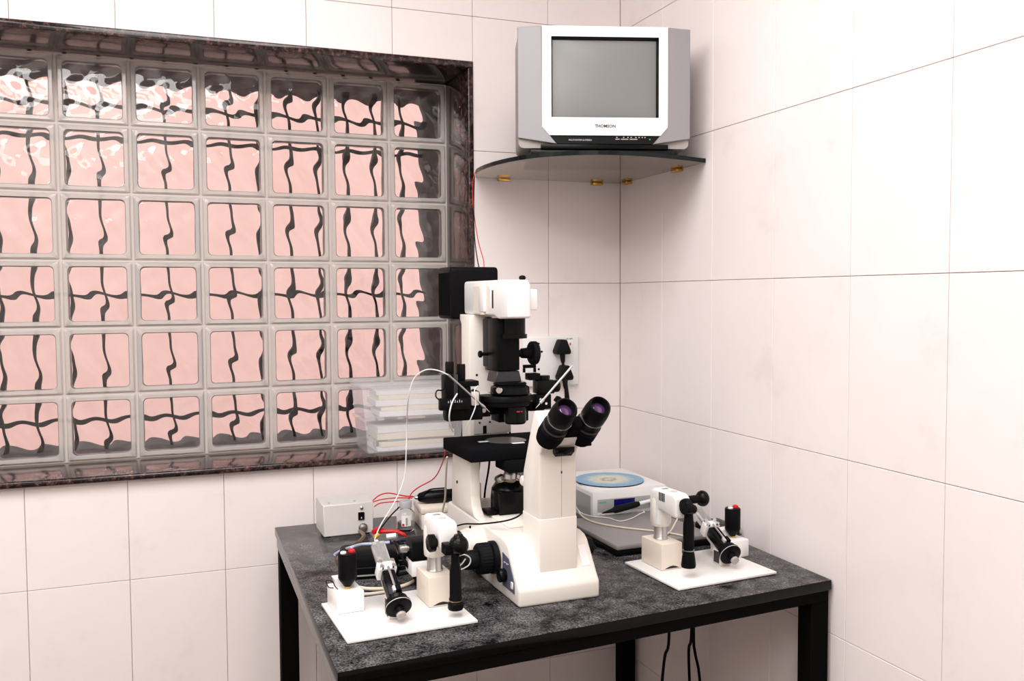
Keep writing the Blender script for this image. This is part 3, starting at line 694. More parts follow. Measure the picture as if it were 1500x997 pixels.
for x, z0, z1, r in ((-0.048, 0.1052, 0.132, 0.0095), (-0.022, 0.0902, 0.126, 0.0098)):
    b = BM(); knurl(b, (x, -0.028, z0), (x, -0.028, z1), r, 18, 0.0006); finish('drive_knob', b, BLACKG, t)
for x, y, z in ((-0.020, -0.0482, 0.044), (0.030, -0.0202, 0.022)): cy('thumb_screw', CHROME, t, (x, y, z), (x, y-0.010, z), 0.0052, seg=16)
pz('bracket_arm', BLACK, t, [(-0.004, 0.0302), (-0.004, 0.056), (0.008, 0.070), (0.020, 0.064), (0.020, 0.0302)], -0.0330, -0.014, 'y', bev=0.002, seg=1)
B('cross_beam', BLACK, 0.0502, 0.0735, -0.012, 0.010, 0.0090, 0.0270, bev=0.001)
b = BM(); tube(b, [(-0.076, -0.05, 0.050), (-0.086, -0.05, 0.060), (-0.082, -0.045, 0.072), (-0.066, -0.04, 0.074), (-0.060, -0.035, 0.10), (-0.050, -0.03, 0.106)], 0.0016, 6); finish('drive_cable', b, BLACK, t)
# right one
t, s, B = manipulator('micromanipulator', MW(0.155, 0.31, 0.33), 1, 'black micromanipulator with stubby ridged knobs right of the condenser')
B('carrier_bar', BLACK, -0.004, 0.034, -0.012, 0.020, 0.010, 0.032, bev=0.002)
B('lower_slide', BLACK, 0.002, 0.040, -0.036, -0.0122, 0.016, 0.050, bev=0.002)
B('drive_block', BLACKG, 0.008, 0.050, -0.034, 0.0, 0.0505, 0.082, bev=0.003)
B('upper_slide', BLACK, -0.012, 0.016, -0.030, -0.004, 0.0825, 0.098, bev=0.002)
b = BM(); knurl(b, (0.0502, -0.018, 0.066), (0.066, -0.018, 0.066), 0.014, 16, 0.001); finish('drive_knob', b, BLACKG, t)
b = BM(); knurl(b, (0.030, -0.018, 0.0822), (0.030, -0.018, 0.092), 0.013, 16, 0.001); finish('drive_knob', b, BLACKG, t)
B('upright_post', BLACK, 0.012, 0.0165, -0.004, 0.004, 0.0982, 0.108, bev=0.0005); B('upright_post', BLACK, -0.014, -0.010, -0.004, 0.004, 0.0982, 0.108, bev=0.0005)
B('cross_cap', BLACK, -0.014, 0.0165, -0.004, 0.004, 0.1082, 0.116, bev=0.001)
b = BM(); obox(b, (0.066, -0.030, 0.030), 0.030, 0.018, 0.014, Matrix.Rotation(0.7, 3, 'Y'), 0.002); finish('tilt_clamp', b, BLACK, t)
B('clamp_tab', LGREY, 0.044, 0.053, -0.036, -0.030, -0.004, 0.020, bev=0.001)
for x, z in ((0.024, 0.030), (0.010, 0.040)): cy('thumb_screw', CHROME, t, (x, -0.0362, z), (x, -0.043, z), 0.003, seg=12)

# pipette holders
def rod(name, p0, p1, r, lab):
    t = tag(empty(name, p0, 0, lab, 'pipette holder', 'slim pipette holders'))
    d = Vector(p1)-Vector(p0); L = d.length; a = d.normalized()
    lt('holder_rod', STEEL, t, (0, 0, 0), a, [(0, r), (L*0.80, r), (L*0.82, r*1.5), (L*0.90, r*1.5), (L*0.91, r*0.8)], 12)
    lt('glass_needle', CHROME, t, a*(L*0.9101), a, [(0, r*0.6), (L*0.06, r*0.45), (L*0.12, r*0.1)], 8)
    return t
def wm(px, py, v): q = onMv(px, py, v); return MW(*q)
rod('pipette_holder', wm(657, 549, 0.222), wm(716, 602, 0.230), 0.0022, 'thin steel pipette holder slanting down over the stage with white tubing')
rod('pipette_holder', wm(838, 536, 0.235), wm(786, 596, 0.232), 0.0026, 'thin bright pipette holder rising past the wall socket plugs')

# ------------------------------------------------------------------ control plates with joysticks, injectors and drive units
PT = 0.0065
def plate(cx, cy_, w, d, rz, lab):
    t = empty('mounting_plate', (cx, cy_, TZ), rz, lab, 'plate', 'white mounting plates on the table')
    bx('board', PANELW, t, -w/2, w/2, -d/2, d/2, 0.0012, PT, bev=0.0012)
    for sx_ in (-1, 1):
        for sy_ in (-1, 1):
            cy('plate_foot', RUBBER, t, (sx_*(w/2-0.015), sy_*(d/2-0.015), 0), (sx_*(w/2-0.015), sy_*(d/2-0.015), 0.0012), 0.006, seg=12)
            cy('plate_screw', LGREY, t, (sx_*(w/2-0.012), sy_*(d/2-0.012), PT), (sx_*(w/2-0.012), sy_*(d/2-0.012), PT+0.0005), 0.0022, seg=10)
    return t
plate(-0.912, -0.829, 0.244, 0.214, math.radians(3), 'white mounting plate beside the blue microscope panel, holding a joystick')
plate(-0.226, -0.800, 0.256, 0.205, math.radians(4), 'white mounting plate near the closed laptop, holding a joystick')
PZT = TZ+PT+0.0002

def joystick(c, rz, side, lab):
    """cream post, steel pillar and overhanging arm with a hanging black control stick; side = where the stick hangs"""
    t = empty('joystick_control', (c[0], c[1], PZT), rz, lab, 'joystick', 'hanging joystick controls')
    b = BM(); box(b, -0.027, 0.027, -0.041, 0.041, 0, 0.058, 0.0025); finish('base_block', b, CREAM2, t)
    b = BM(); prism(b, [(-0.019, 0.003), (-0.006, 0.008), (0.002, 0.009), (0.010, 0.007), (0.019, 0.003)], -0.0413, -0.0405, 'y'); finish('emblem', b, PRINTD, t)
    lt('pillar', STEEL, t, (0, 0.004, 0.058), (0, 0, 1), [(0, 0.016), (0.002, 0.0165), (0.004, 0.015), (0.046, 0.015)], 28)
    # head: upright drum flowing into a forward arm
    b = BM()
    P = [(0.021, 0.090), (0.021, 0.158), (0.017, 0.168), (0.006, 0.1725), (-0.070, 0.1725), (-0.082, 0.166), (-0.084, 0.122), (-0.060, 0.122), (-0.024, 0.128), (-0.014, 0.128), (-0.013, 0.090)]
    prism(b, P, -0.0190, 0.0190, 'x', 0.006, 3); finish('arm', b, WHITE if side < 0 else PANELW, t)
    b = BM(); lathe(b, (0, 0.004, 0.088), (0, 0, 1), [(0, 0.0195), (0.003, 0.0212), (0.058, 0.0212), (0.070, 0.016)], 28); finish('drum', b, CREAM, t)
    lt('level_badge', LGREY, t, (0, -0.046, 0.1726), (0, 0, 1), [(0, 0.008), (0.0006, 0.008), (0.0006, 0.0)], 20)
    for i in range(2): bx('printed_mark', PRINTD, t, -0.008, 0.006, -0.012-0.006*i, -0.010-0.006*i, 0.1724, 0.1729)
    if side < 0:    # stick on the left, round knob out to the right
        for i in range(4): bx('bar_mark', BLACK, t, -0.0197, -0.0188, -0.040+0.006*i, -0.0365+0.006*i, 0.150, 0.168)
        b = BM(); lathe(b, (0.002, -0.103, 0.152), (-1, 0, 0), [(0, 0.012), (0.003, 0.0175), (0.012, 0.0180), (0.016, 0.016), (0.0175, 0.0)], 28); finish('side_dial', b, BLACKG, t)
        b = BM(); cyl(b, (0.0193, -0.074, 0.158), (0.046, -0.074, 0.158), 0.009); finish('knob_shaft', b, BLACK, t)
        b = BM(); ball(b, (0.055, -0.074, 0.158), 0.0175, ax=(1, 0, 0), squash=0.8); finish('round_knob', b, BLACKG, t)
        b = BM(); ball(b, (0.022, -0.084, 0.140), 0.0105); finish('small_knob', b, BLACKG, t)
        sx_, sy_ = 0.000, -0.102
        stick = [(0, 0.0095), (0.012, 0.0090), (0.026, 0.0100), (0.036, 0.0118), (0.088, 0.0118), (0.089, 0.0100), (0.094, 0.0100), (0.095, 0.0120), (0.104, 0.0135), (0.122, 0.0158), (0.127, 0.0150)]
        zt = 0.150
    else:           # stick under a ball on the right, dial to the left
        b = BM(); lathe(b, (-0.0195, -0.070, 0.134), (-1, 0, 0), [(0, 0.008), (0.004, 0.009), (0.005, 0.0165), (0.015, 0.0168), (0.018, 0.013), (0.0185, 0.0)], 28); finish('side_dial', b, BLACKG, t)
        b = BM(); ball(b, (0.012, -0.104, 0.134), 0.0190); lathe(b, (0.012, -0.104, 0.148), (0, 0, 1), [(0, 0.011), (0.006, 0.008), (0.007, 0.0)], 20); finish('round_knob', b, BLACKG, t)
        bx('ball_clamp', BLACK, t, -0.016, -0.001, -0.110, -0.0842, 0.118, 0.138, bev=0.002)
        sx_, sy_ = 0.005, -0.104
        stick = [(0, 0.0080), (0.020, 0.0080), (0.036, 0.0108), (0.090, 0.0112), (0.094, 0.0125), (0.096, 0.0118), (0.100, 0.0120), (0.102, 0.0145), (0.112, 0.0148), (0.115, 0.0135)]
        zt = 0.120
        stick = [(a_*0.92, r_) for a_, r_ in stick]
    st = lt('control_stick', BLACK, t, (sx_, sy_, zt), (0, 0, -1), stick, 24)
    k = 0.090 if side < 0 else 0.0880
    b = BM(); lathe(b, (sx_, sy_, zt-k), (0, 0, -1), [(0, 0.0095), (0.0002, 0.0123), (0.002, 0.0123), (0.0022, 0.0095)], 24); finish('grip_ring', b, STEEL if side < 0 else BRONZE, st)
    return t
joystick((-0.826, -0.793), math.radians(2), 1, 'cream joystick control whose black stick hangs under a black ball, near the microscope focus knob')
joystick((-0.296, -0.757), math.radians(3), -1, 'cream joystick control with striped arm and round side knob, in front of the laptop')

def injector(p0, p1, foot, lab):
    p0, p1 = Vector(p0), Vector(p1); o = Vector((foot[0], foot[1], PZT))
    t = empty('microinjector', o, 0, lab, 'injector', 'screw driven microinjectors')
    a = (p1-p0).normalized(); q = p0-o; R = rot_to(a); up = R @ Vector((0, 1, 0)); up = up if up.z > 0 else -up
    sd = a.cross(up)
    Rb = Matrix((sd, up, a)).transposed()
    kn = lt('drive_knob', BLACK, t, q, a, [(-0.004, 0.0205), (-0.002, 0.0245), (0.005, 0.0248), (0.007, 0.0235), (0.0072, 0.012)], 36)
    b = BM(); lathe(b, q, a, [(0.0004, 0.0247), (0.0004, 0.0251), (0.0016, 0.0251), (0.0016, 0.0247)], 36); finish('engraved_ring', b, LGREY, kn)
    lt('spindle_nose', BLACK, t, q, -a, [(0.0041, 0.0095), (0.016, 0.0085)], 20)
    lt('spindle_tip', SILVERD, t, q, -a, [(0.0161, 0.0088), (0.022, 0.0088), (0.0225, 0.0055)], 20)
    lt('collar', BLACKG, t, q, a, [(0.0073, 0.0205), (0.016, 0.0212), (0.021, 0.016)], 28)
    b = BM(); obox(b, q+a*0.052, 0.026, 0.024, 0.060, Rb, 0.004); finish('barrel', b, BLACKG, t)
    lt('plunger_rod', CHROME, t, q+up*0.0155, a, [(0.022, 0.0025), (0.085, 0.0025)], 10)
    b = BM(); obox(b, q+a*0.030+up*0.016, 0.012, 0.008, 0.012, Rb, 0.001); finish('plunger_clamp', b, LGREY, t)
    b = BM(); cyl(b, q+a*0.022+up*0.017+sd*0.004, q+a*0.036+up*0.017+sd*0.004, 0.006, ch=0.001); finish('stop_screw', b, BLACK, t)
    b = BM(); obox(b, q+a*0.092-up*0.002, 0.036, 0.030, 0.020, Rb, 0.002); finish('clamp_block', b, WHITE, t)
    b = BM(); obox(b, q+a*0.060-up*0.016, 0.020, 0.010, 0.085, Rb, 0.002); finish('support_rail', b, LGREY, t)
    for i in (-1, 1):
        for j in (-1, 1):
            cy('clamp_bolt', CHROME, t, q+a*(0.092+j*0.0065)+sd*(i*0.0115)+up*0.0131, q+a*(0.092+j*0.0065)+sd*(i*0.0115)+up*0.0185, 0.0042, seg=12)
    b = BM(); obox(b, q+a*0.131, 0.026, 0.017, 0.056, Rb, 0.002); finish('syringe_sleeve', b, ACRYL, t)
    lt('syringe_tube', WHITEC, t, q+a*0.104+up*0.002, a, [(0, 0.0032), (0.062, 0.0032)], 12)
    # foot on the plate
    h = (q+a*0.045-up*0.018).z
    c = q+a*0.040
    b = BM(); box(b, c.x-0.012, c.x+0.014, c.y-0.016, c.y+0.016, 0, max(h, 0.012), 0.0015); finish('foot_block', b, CREAM2, t)
    bx('foot_dial', DGREY, t, c.x-0.0135, c.x-0.0122, c.y-0.010, c.y+0.010, 0.004, max(h, 0.012)-0.003, bev=0.0003, seg=1)
    return t, o+q+a*0.165
INJ_L, TIP_L = injector(onY(584, 889, -0.885), onY(556, 806, -0.765), (-0.93, -0.83), 'microinjector with black drive knob between the black cylinder and the joystick ball')
INJ_R, TIP_R = injector(onY(1070, 812, -0.835), onY(1024, 752, -0.705), (-0.16, -0.77), 'microinjector with black drive knob near the striped joystick arm')

def drive_unit(x, y, rz, lab):
    t = empty('drive_unit', (x, y, PZT), rz, lab, 'drive unit', 'black cylinders on white blocks')
    b = BM(); box(b, -0.027, 0.027, -0.036, 0.036, 0.0, 0.040, 0.003); finish('block', b, PANELW, t)
    b = BM(); prism(b, [(-0.014, 0.0400), (0.018, 0.0400), (0.024, 0.056), (-0.020, 0.056)], 0.006, 0.030, 'y', 0.001, 1); finish('cradle', b, PANELW, t)
    lt('cylinder', BLACK, t, (0.002, -0.008, 0.0401), (0, 0, 1), [(0, 0.004), (0.003, 0.006), (0.018, 0.0168), (0.020, 0.0178), (0.066, 0.0178), (0.068, 0.0168)], 32)
    lt('cone_tip', BRASS, t, (0.002, -0.008, 0.0400), (0, 0, 1), [(0, 0.0062), (0.003, 0.0066), (0.0045, 0.0060)], 14)
    lt('white_button', PRINTW, t, (-0.006, -0.010, 0.1081), (0, 0, 1), [(0, 0.0058), (0.003, 0.0058), (0.004, 0.004)], 16)
    lt('red_button', RED, t, (0.011, -0.007, 0.1081), (0, 0, 1), [(0, 0.0065), (0.004, 0.0065), (0.006, 0.004), (0.0065, 0.0)], 16)
    b = BM(); tube(b, [(-0.024, 0.0, 0.0412), (-0.034, -0.006, 0.046), (-0.036, 0.006, 0.055), (-0.024, 0.006, 0.052), (-0.022, -0.006, 0.046), (-0.018, -0.012, 0.0415)], 0.0010, 6); finish('lead_wire', b, BLACK, t)
drive_unit(-0.999, -0.770, math.radians(5), 'upright black cylinder with red button on white block, beside the black adapter pile')
drive_unit(-0.108, -0.742, math.radians(5), 'upright black cylinder with red button on white block, close to the side wall')

# ------------------------------------------------------------------ boxes along the back
t = empty('power_box', (-0.892, -0.178, TZ), math.radians(1), 'grey white metal power box with black rocker switch', 'power box')
b = BM(); box(b, -0.063, 0.063, -0.054, 0.054, 0.003, 0.082, 0.0015, 1); finish('case', b, mat('grey_white_paint', (0.70, 0.67, 0.65), 0.45), t)
for sx_ in (-1, 1):
    for sy_ in (-1, 1): cy('foot', RUBBER, t, (sx_*0.05, sy_*0.042, 0), (sx_*0.05, sy_*0.042, 0.003), 0.006, seg=10)
sw = bx('rocker_switch', BLACK, t, 0.024, 0.040, -0.0572, -0.0541, 0.038, 0.058, bev=0.001, seg=1)
bx('switch_mark', PRINTW, sw, 0.031, 0.033, -0.0577, -0.0571, 0.042, 0.046)
lt('indicator_lamp', CHROME, t, (0.033, -0.0541, 0.069), (0, -1, 0), [(0, 0.0045), (0.002, 0.0045), (0.003, 0.0028), (0.005, 0.0)], 14)
lt('output_connector', STEEL, t, (0.036, -0.0541, 0.018), (0, -1, 0), [(0, 0.0115), (0.003, 0.0115), (0.0032, 0.0085), (0.012, 0.0085), (0.013, 0.006)], 20)
for x, z in ((-0.045, 0.0825), (0.02, 0.0825)): cy('cover_screw', STEEL, t, (x, -0.03, z-0.0008), (x, -0.03, z+0.0006), 0.003, seg=8)
bx('terminal_block', CREAM2, t, 0.0632, 0.072, 0.0, 0.04, 0.05, 0.074, bev=0.001, seg=1)

t = empty('glass_vial', (-0.742, -0.225, TZ), 0, 'small clear vial half filled with liquid, frosted grey cap', 'vial')
b = BM(); lathe(b, (0, 0, 0.0), (0, 0, 1), [(0, 0.0), (0, 0.0215), (0.003, 0.0235), (0.044, 0.0235), (0.050, 0.020), (0.053, 0.0145), (0.058, 0.0145), (0.058, 0.013), (0.052, 0.013), (0.048, 0.0185), (0.043, 0.0220), (0.004, 0.0220), (0.003, 0.0)], 28); finish('bottle', b, CLEARGLASS, t)
lt('liquid', LIQUID, t, (0, 0, 0.0042), (0, 0, 1), [(0, 0.0216), (0.018, 0.0216), (0.018, 0.0)], 24)
lt('cap', mat('frosted_cap', (0.42, 0.42, 0.43), 0.5), t, (0, 0, 0.0582), (0, 0, 1), [(0, 0.0165), (0.016, 0.0165), (0.018, 0.0150), (0.018, 0.0)], 24)
b = BM()
for i in range(6):
    a0, a1 = [math.radians(-130+i*10+k*10) for k in (0, 1)]
    b.faces.new([b.verts.new((0.0239*math.cos(a), 0.0239*math.sin(a), z)) for a, z in ((a0, 0.014), (a1, 0.014), (a1, 0.042), (a0, 0.042))])
lb = finish('paper_label', b, PAPERW, t)
b = BM()
for (a0, a1, z0, z1) in ((-126, -112, 0.015, 0.021),):
    b.faces.new([b.verts.new((0.0243*math.cos(math.radians(a)), 0.0243*math.sin(math.radians(a)), z)) for a, z in ((a0, z0), (a1, z0), (a1, z1), (a0, z1))])
finish('red_print', b, RED, lb)
b = BM()
b.faces.new([b.verts.new((0.0243*math.cos(math.radians(a)), 0.0243*math.sin(math.radians(a)), z)) for a, z in ((-104, 0.016), (-92, 0.016), (-92, 0.036), (-104, 0.036))]); finish('dark_print', b, SILVERD, lb)

t = empty('cream_box', (-0.636, -0.200, TZ), math.radians(-4), 'cream plastic box with lid against the back wall behind the vial', 'box')
bx('body', CREAM2, t, -0.066, 0.066, -0.052, 0.052, 0, 0.040, bev=0.002)
bx('lid', CREAM2, t, -0.068, 0.068, -0.054, 0.054, 0.0402, 0.058, bev=0.004)
t = empty('cable_adapter', (-0.648, -0.205, TZ+0.0582), math.radians(-4), 'black cylindrical cable adapter lying on the cream box', 'adapter')
b = BM(); lathe(b, (-0.056, 0, 0.0172), (1, 0, 0), [(0, 0.006), (0.004, 0.011), (0.016, 0.0145), (0.022, 0.0168), (0.095, 0.0170), (0.098, 0.0140), (0.112, 0.0140), (0.114, 0.012)], 24); finish('barrel', b, BLACKG, t)
lt('end_clip', STEEL, t, (-0.056, 0, 0.0172), (-1, 0, 0), [(0.0002, 0.0055), (0.006, 0.0045), (0.008, 0.002)], 14)
b = BM(); tube(b, [(-0.055, -0.004, 0.020), (-0.046, -0.014, 0.024), (-0.034, -0.012, 0.034), (-0.020, 0.0, 0.0365), (0.0, 0.004, 0.0363), (0.02, 0.006, 0.0360)], 0.0020, 8); finish('lead', b, BLACK, t)

# ------------------------------------------------------------------ controller with disc, laptop, probe
CTX = -0.156
t = empty('controller', (CTX, -0.235, TZ), math.radians(-1), 'white bench controller with blue display and grey side vents', 'controller')
CW, CD, CH = 0.112, 0.125, 0.090
b = BM(); prism(b, [(-CW, 0.006), (CW, 0.006), (CW, CH-0.008), (CW-0.008, CH), (-CW+0.008, CH), (-CW, CH-0.008)], -CD, CD, 'y', 0.002, 2); finish('case', b, WHITE, t)
for sx_ in (-1, 1):
    for sy_ in (-1, 1): cy('foot', RUBBER, t, (sx_*0.09, sy_*0.10, 0), (sx_*0.09, sy_*0.10, 0.006), 0.009, seg=12)
bx('side_panel', ALU, t, -CW-0.0008, -CW+0.0002, -CD+0.012, CD-0.02, 0.016, CH-0.018, bev=0.0003, seg=1)
FP = bx('front_panel', ALU, t, -CW+0.014, CW-0.010, -CD-0.0012, -CD+0.0004, 0.030, 0.064, bev=0.0004, seg=1)
bx('display', LCD, FP, -CW+0.062, -CW+0.124, -CD-0.0020, -CD-0.0011, 0.034, 0.061, bev=0.0003, seg=1)
bx('green_mark', mat('green_print', (0.12, 0.46, 0.34), 0.5), FP, -CW+0.018, -CW+0.040, -CD-0.0016, -CD-0.0011, 0.053, 0.058)
for i in range(2): lt('push_button', LGREY, t, (-CW+0.019+0.015*i, -CD-0.0001, 0.021), (0, -1, 0), [(0, 0.0055), (0.003, 0.0055), (0.004, 0.004)], 14)
b = BM(); tube(b, [(CW-0.052, -CD-0.0001, 0.046), (CW-0.052, -CD-0.012, 0.046)], 0.006, 12, 2); lathe(b, (CW-0.052, -CD-0.012, 0.046), (0, -1, 0), [(0, 0.0075), (0.012, 0.0065), (0.02, 0.004)], 14); finish('sensor_connector', b, LGREY, t)
DISC = mat('blue_disc_print', (0.2, 0.4, 0.6), 0.35)
nt = DISC.node_tree; tc = N(DISC, 'ShaderNodeTexCoord'); ln = N(DISC, 'ShaderNodeVectorMath', operation='LENGTH'); rp = N(DISC, 'ShaderNodeValToRGB'); nz = N(DISC, 'ShaderNodeTexNoise'); nz.inputs['Scale'].default_value = 55; ad = N(DISC, 'ShaderNodeMath', operation='MULTIPLY_ADD'); ad.inputs[1].default_value = 0.035
nt.links.new(tc.outputs['Object'], ln.inputs[0]); nt.links.new(tc.outputs['Object'], nz.inputs['Vector']); nt.links.new(nz.outputs['Fac'], ad.inputs[0]); nt.links.new(ln.outputs['Value'], ad.inputs[2])
ml = N(DISC, 'ShaderNodeMath', operation='MULTIPLY'); ml.inputs[1].default_value = 8.2
nt.links.new(ad.outputs[0], ml.inputs[0]); nt.links.new(ml.outputs[0], rp.inputs[0]); nt.links.new(rp.outputs[0], nt.nodes['Principled BSDF'].inputs['Base Color'])
el = rp.color_ramp.elements
for _ in range(5): el.new(0.5)
for e, (p_, c) in zip(el, ((0.0, (0.45, 0.30, 0.28)), (0.22, (0.62, 0.60, 0.55)), (0.30, (0.28, 0.24, 0.26)), (0.38, (0.66, 0.66, 0.52)), (0.58, (0.52, 0.60, 0.55)), (0.72, (0.20, 0.40, 0.58)), (0.98, (0.16, 0.36, 0.60)))): e.position = p_; e.color = (*c, 1)
t = empty('round_mat', (CTX-0.016, -0.262, TZ+CH+0.0002), 0, 'round blue patterned mat lying on the white controller', 'mat')
lt('rubber_backing', BLACK, t, (0, 0, 0), (0, 0, 1), [(0, 0.094), (0.003, 0.0955), (0.0031, 0.0)], 48)
lt('printed_top', DISC, t, (0, 0, 0.0031), (0, 0, 1), [(0, 0.0955), (0.0008, 0.0953), (0.0009, 0.0)], 48)

t = empty('laptop', (-0.225, -0.515, TZ), math.radians(1.5), 'closed grey laptop computer with black base lying in front of the controller', 'laptop')
bx('base', BLACK, t, -0.130, 0.130, -0.133, 0.133, 0.002, 0.0155, bev=0.003)
bx('lid', LAPTOPG, t, -0.131, 0.131, -0.135, 0.133, 0.0158, 0.0275, bev=0.003)
for sx_ in (-1, 1):
    for sy_ in (-1, 1): cy('foot', RUBBER, t, (sx_*0.11, sy_*0.11, 0), (sx_*0.11, sy_*0.11, 0.002), 0.008, seg=10)
LZ = TZ+0.0277
p0 = onY(882, 752, -0.397); p1 = onY(936, 738, -0.387)
t = empty('probe', (p0.x, p0.y, LZ), 0, 'black tapered hand probe with white tail lying on the laptop', 'probe')
d = Vector((p1.x-p0.x, p1.y-p0.y, p1.z-p0.z)); L = d.length; d.normalize()
b = BM(); lathe(b, (0, 0, 0.0096), d, [(0, 0.0015), (L*0.30, 0.0062), (L*0.33, 0.0088), (L*0.45, 0.0093), (L*0.90, 0.0085), (L, 0.006)], 20); finish('handle', b, RUBBER, t)
lt('tail', WHITE, t, Vector((0, 0, 0.0096))+d*(L+0.0002), d, [(0, 0.0055), (0.012, 0.005), (0.050, 0.0045), (0.060, 0.002)], 14)
t = empty('power_adapter', (-0.046, -0.600, TZ), math.radians(0), 'rounded black mains adapter beside the side wall', 'adapter')
b = BM(); box(b, -0.036, 0.036, -0.050, 0.050, 0, 0.040, 0.010, 3); finish('case', b, BLACKG, t); bx('rib', DGREY, t, -0.0364, 0.0364, -0.0504, 0.0504, 0.018, 0.020)
for i in range(3): bx('vent_slit', DGREY, t, -0.02, 0.02, -0.02+0.015*i, -0.015+0.015*i, 0.0398, 0.0404)

# ------------------------------------------------------------------ plastic tubs on the sill with papers
def tub(z, h, x0, x1, lab, fill):
    t = empty('storage_tub', ((x0+x1)/2, 0.108, z), 0, lab, 'storage box', 'frosted plastic boxes on the window sill')
    w = (x1-x0)/2; d_ = 0.078; th = 0.0016
    b = BM(); lo = 0.95
    for (s0, s1, z0, z1) in ((lo, 1.0, 0.0, h-0.012),):
        O0 = [b.verts.new((x*w*s0, y*d_*s0, z0)) for x, y in ((-1, -1), (1, -1), (1, 1), (-1, 1))]; O1 = [b.verts.new((x*w*s1, y*d_*s1, z1)) for x, y in ((-1, -1), (1, -1), (1, 1), (-1, 1))]
        I1 = [b.verts.new((x*(w*s1-th), y*(d_*s1-th), z1)) for x, y in ((-1, -1), (1, -1), (1, 1), (-1, 1))]; I0 = [b.verts.new((x*(w*s0-th), y*(d_*s0-th), z0+th)) for x, y in ((-1, -1), (1, -1), (1, 1), (-1, 1))]
        b.faces.new(O0); b.faces.new(I0)
        for A, B in ((O0, O1), (O1, I1), (I1, I0)):
            for i in range(4): b.faces.new((A[i], A[(i+1) % 4], B[(i+1) % 4], B[i]))
    finish('tub', b, TUB, t, False)
    bx('lid', TUB, t, -w-0.004, w+0.004, -d_-0.004, d_+0.004, h-0.0118, h, bev=0.002)
    return t
B0 = SILL+0.0002
tub(B0, 0.098, -0.792, -0.503, 'frosted plastic storage box standing on the granite sill under another', 0)
tub(B0+0.0982, 0.098, -0.800, -0.505, 'frosted plastic storage box resting on another box, at the window', 0)
def sheaf(x, y, z, rz, lab, sheets):
    t = empty('paper_bundle', (x, y, z), rz, lab, 'papers', 'paper bundles inside the plastic boxes')
    h = 0.0
    for (dx, w, d_, th, a, m) in sheets:
        b = BM(); obox(b, (dx, 0, h+th/2), w, d_, th*0.97, Matrix.Rotation(a, 3, 'Z'), 0.0008, 1); h += th
        finish('sheet_stack', b, m, t)
    return t
sheaf(-0.640, 0.105, B0+0.003, 0.02, 'cream paper bundle lying in the lower plastic box', [(0, 0.235, 0.130, 0.012, 0, PAPERW), (0.008, 0.238, 0.128, 0.014, 0.03, PAPER), (-0.055, 0.070, 0.120, 0.006, 0.05, GREENP), (0.0, 0.230, 0.126, 0.020, -0.02, PAPER), (-0.01, 0.215, 0.124, 0.020, 0.03, PAPERW)])
sheaf(-0.640, 0.105, B0+0.0982+0.003, -0.03, 'white packet bundle lying in the upper plastic box', [(0.01, 0.235, 0.128, 0.016, 0.02, PAPERW), (0.012, 0.220, 0.126, 0.014, -0.03, PAPER), (0.0, 0.235, 0.126, 0.018, 0.02, PAPERW), (-0.01, 0.200, 0.124, 0.014, 0.04, PAPER), (0.0, 0.225, 0.122, 0.012, -0.02, PAPERW)])
t = empty('tape_roll', (-0.742, 0.062, B0+0.0225), 0, 'roll of clear tape at the end of the lower plastic box', 'tape')
b = BM(); lathe(b, (0, 0, 0), (0, 1, 0), [(-0.008, 0.014), (-0.008, 0.020), (0.008, 0.020), (0.008, 0.014), (-0.008, 0.014)], 28); finish('tape_ring', b, SILVERD, t)

# ------------------------------------------------------------------ cables
def cable(name, pts, r, m, lab, cat='cable', seg=8, group=None, sub=6):
    P = [Vector(p) if not (isinstance(p[2], tuple)) else {'x': onX, 'y': onY, 'z': onZ}[p[2][0]](p[0], p[1], p[2][1]) for p in pts]
    b = BM(); tube(b, P, r, seg, sub); o = finish(name, b, m)
    return tag(o, lab, cat, group)
def y(v): return ('y', v)
def z(v): return ('z', v)
cable('power_wire', [(546, 733, y(-0.15)), (556, 725, y(-0.15)), (570, 722, y(-0.16)), (592, 726, y(-0.17)), (606, 727, y(-0.17))], 0.0018, RED, 'red wire arching from the power box towards the cream box', group='red wires at the power box')
cable('power_wire', [(546, 735, y(-0.17)), (560, 731, y(-0.17)), (580, 729, y(-0.18)), (604, 729, y(-0.18))], 0.0016, RED, 'red wire running level from the power box under the arched one', group='red wires at the power box')
cable('power_wire', [(548, 742, y(-0.18)), (556, 737, y(-0.18)), (570, 735, y(-0.19)), (588, 734, y(-0.19))], 0.0016, RED, 'lowest red wire leaving the power box towards the vial cap', group='red wires at the power box')
cable('sensor_wire', [(654, 654, y(-0.36)), (648, 678, y(-0.30)), (636, 700, y(-0.24)), (614, 713, y(-0.20)), (603, 722, y(-0.18)), (598, 733, y(-0.18))], 0.0016, RED, 'thin red wire hanging from the stage down to the vial', 'wire')
cable('signal_cable', [(655, 669, y(-0.44)), (653, 700, y(-0.40)), (652, 730, y(-0.36)), (646, 755, y(-0.33)), (640, 778, y(-0.32))], 0.0024, BEIGEC, 'beige cable hanging straight from the stage beside the rear support')
cable('lamp_wire', [(695, 256, y(-0.10)), (694, 300, y(-0.11)), (695, 345, y(-0.18)), (699, 378, y(-0.30)), (702, 393, y(-0.335))], 0.0014, BLACK, 'black wire dropping from the corner shelf to the lamp housing', 'wire')
cable('lamp_wire', [(697, 250, y(-0.10)), (693, 265, y(-0.10)), (693, 300, y(-0.10)), (700, 350, y(-0.18)), (708, 380, y(-0.30)), (709, 393, y(-0.335))], 0.0012, RED, 'red wire dropping from the corner shelf to the lamp housing', 'wire')
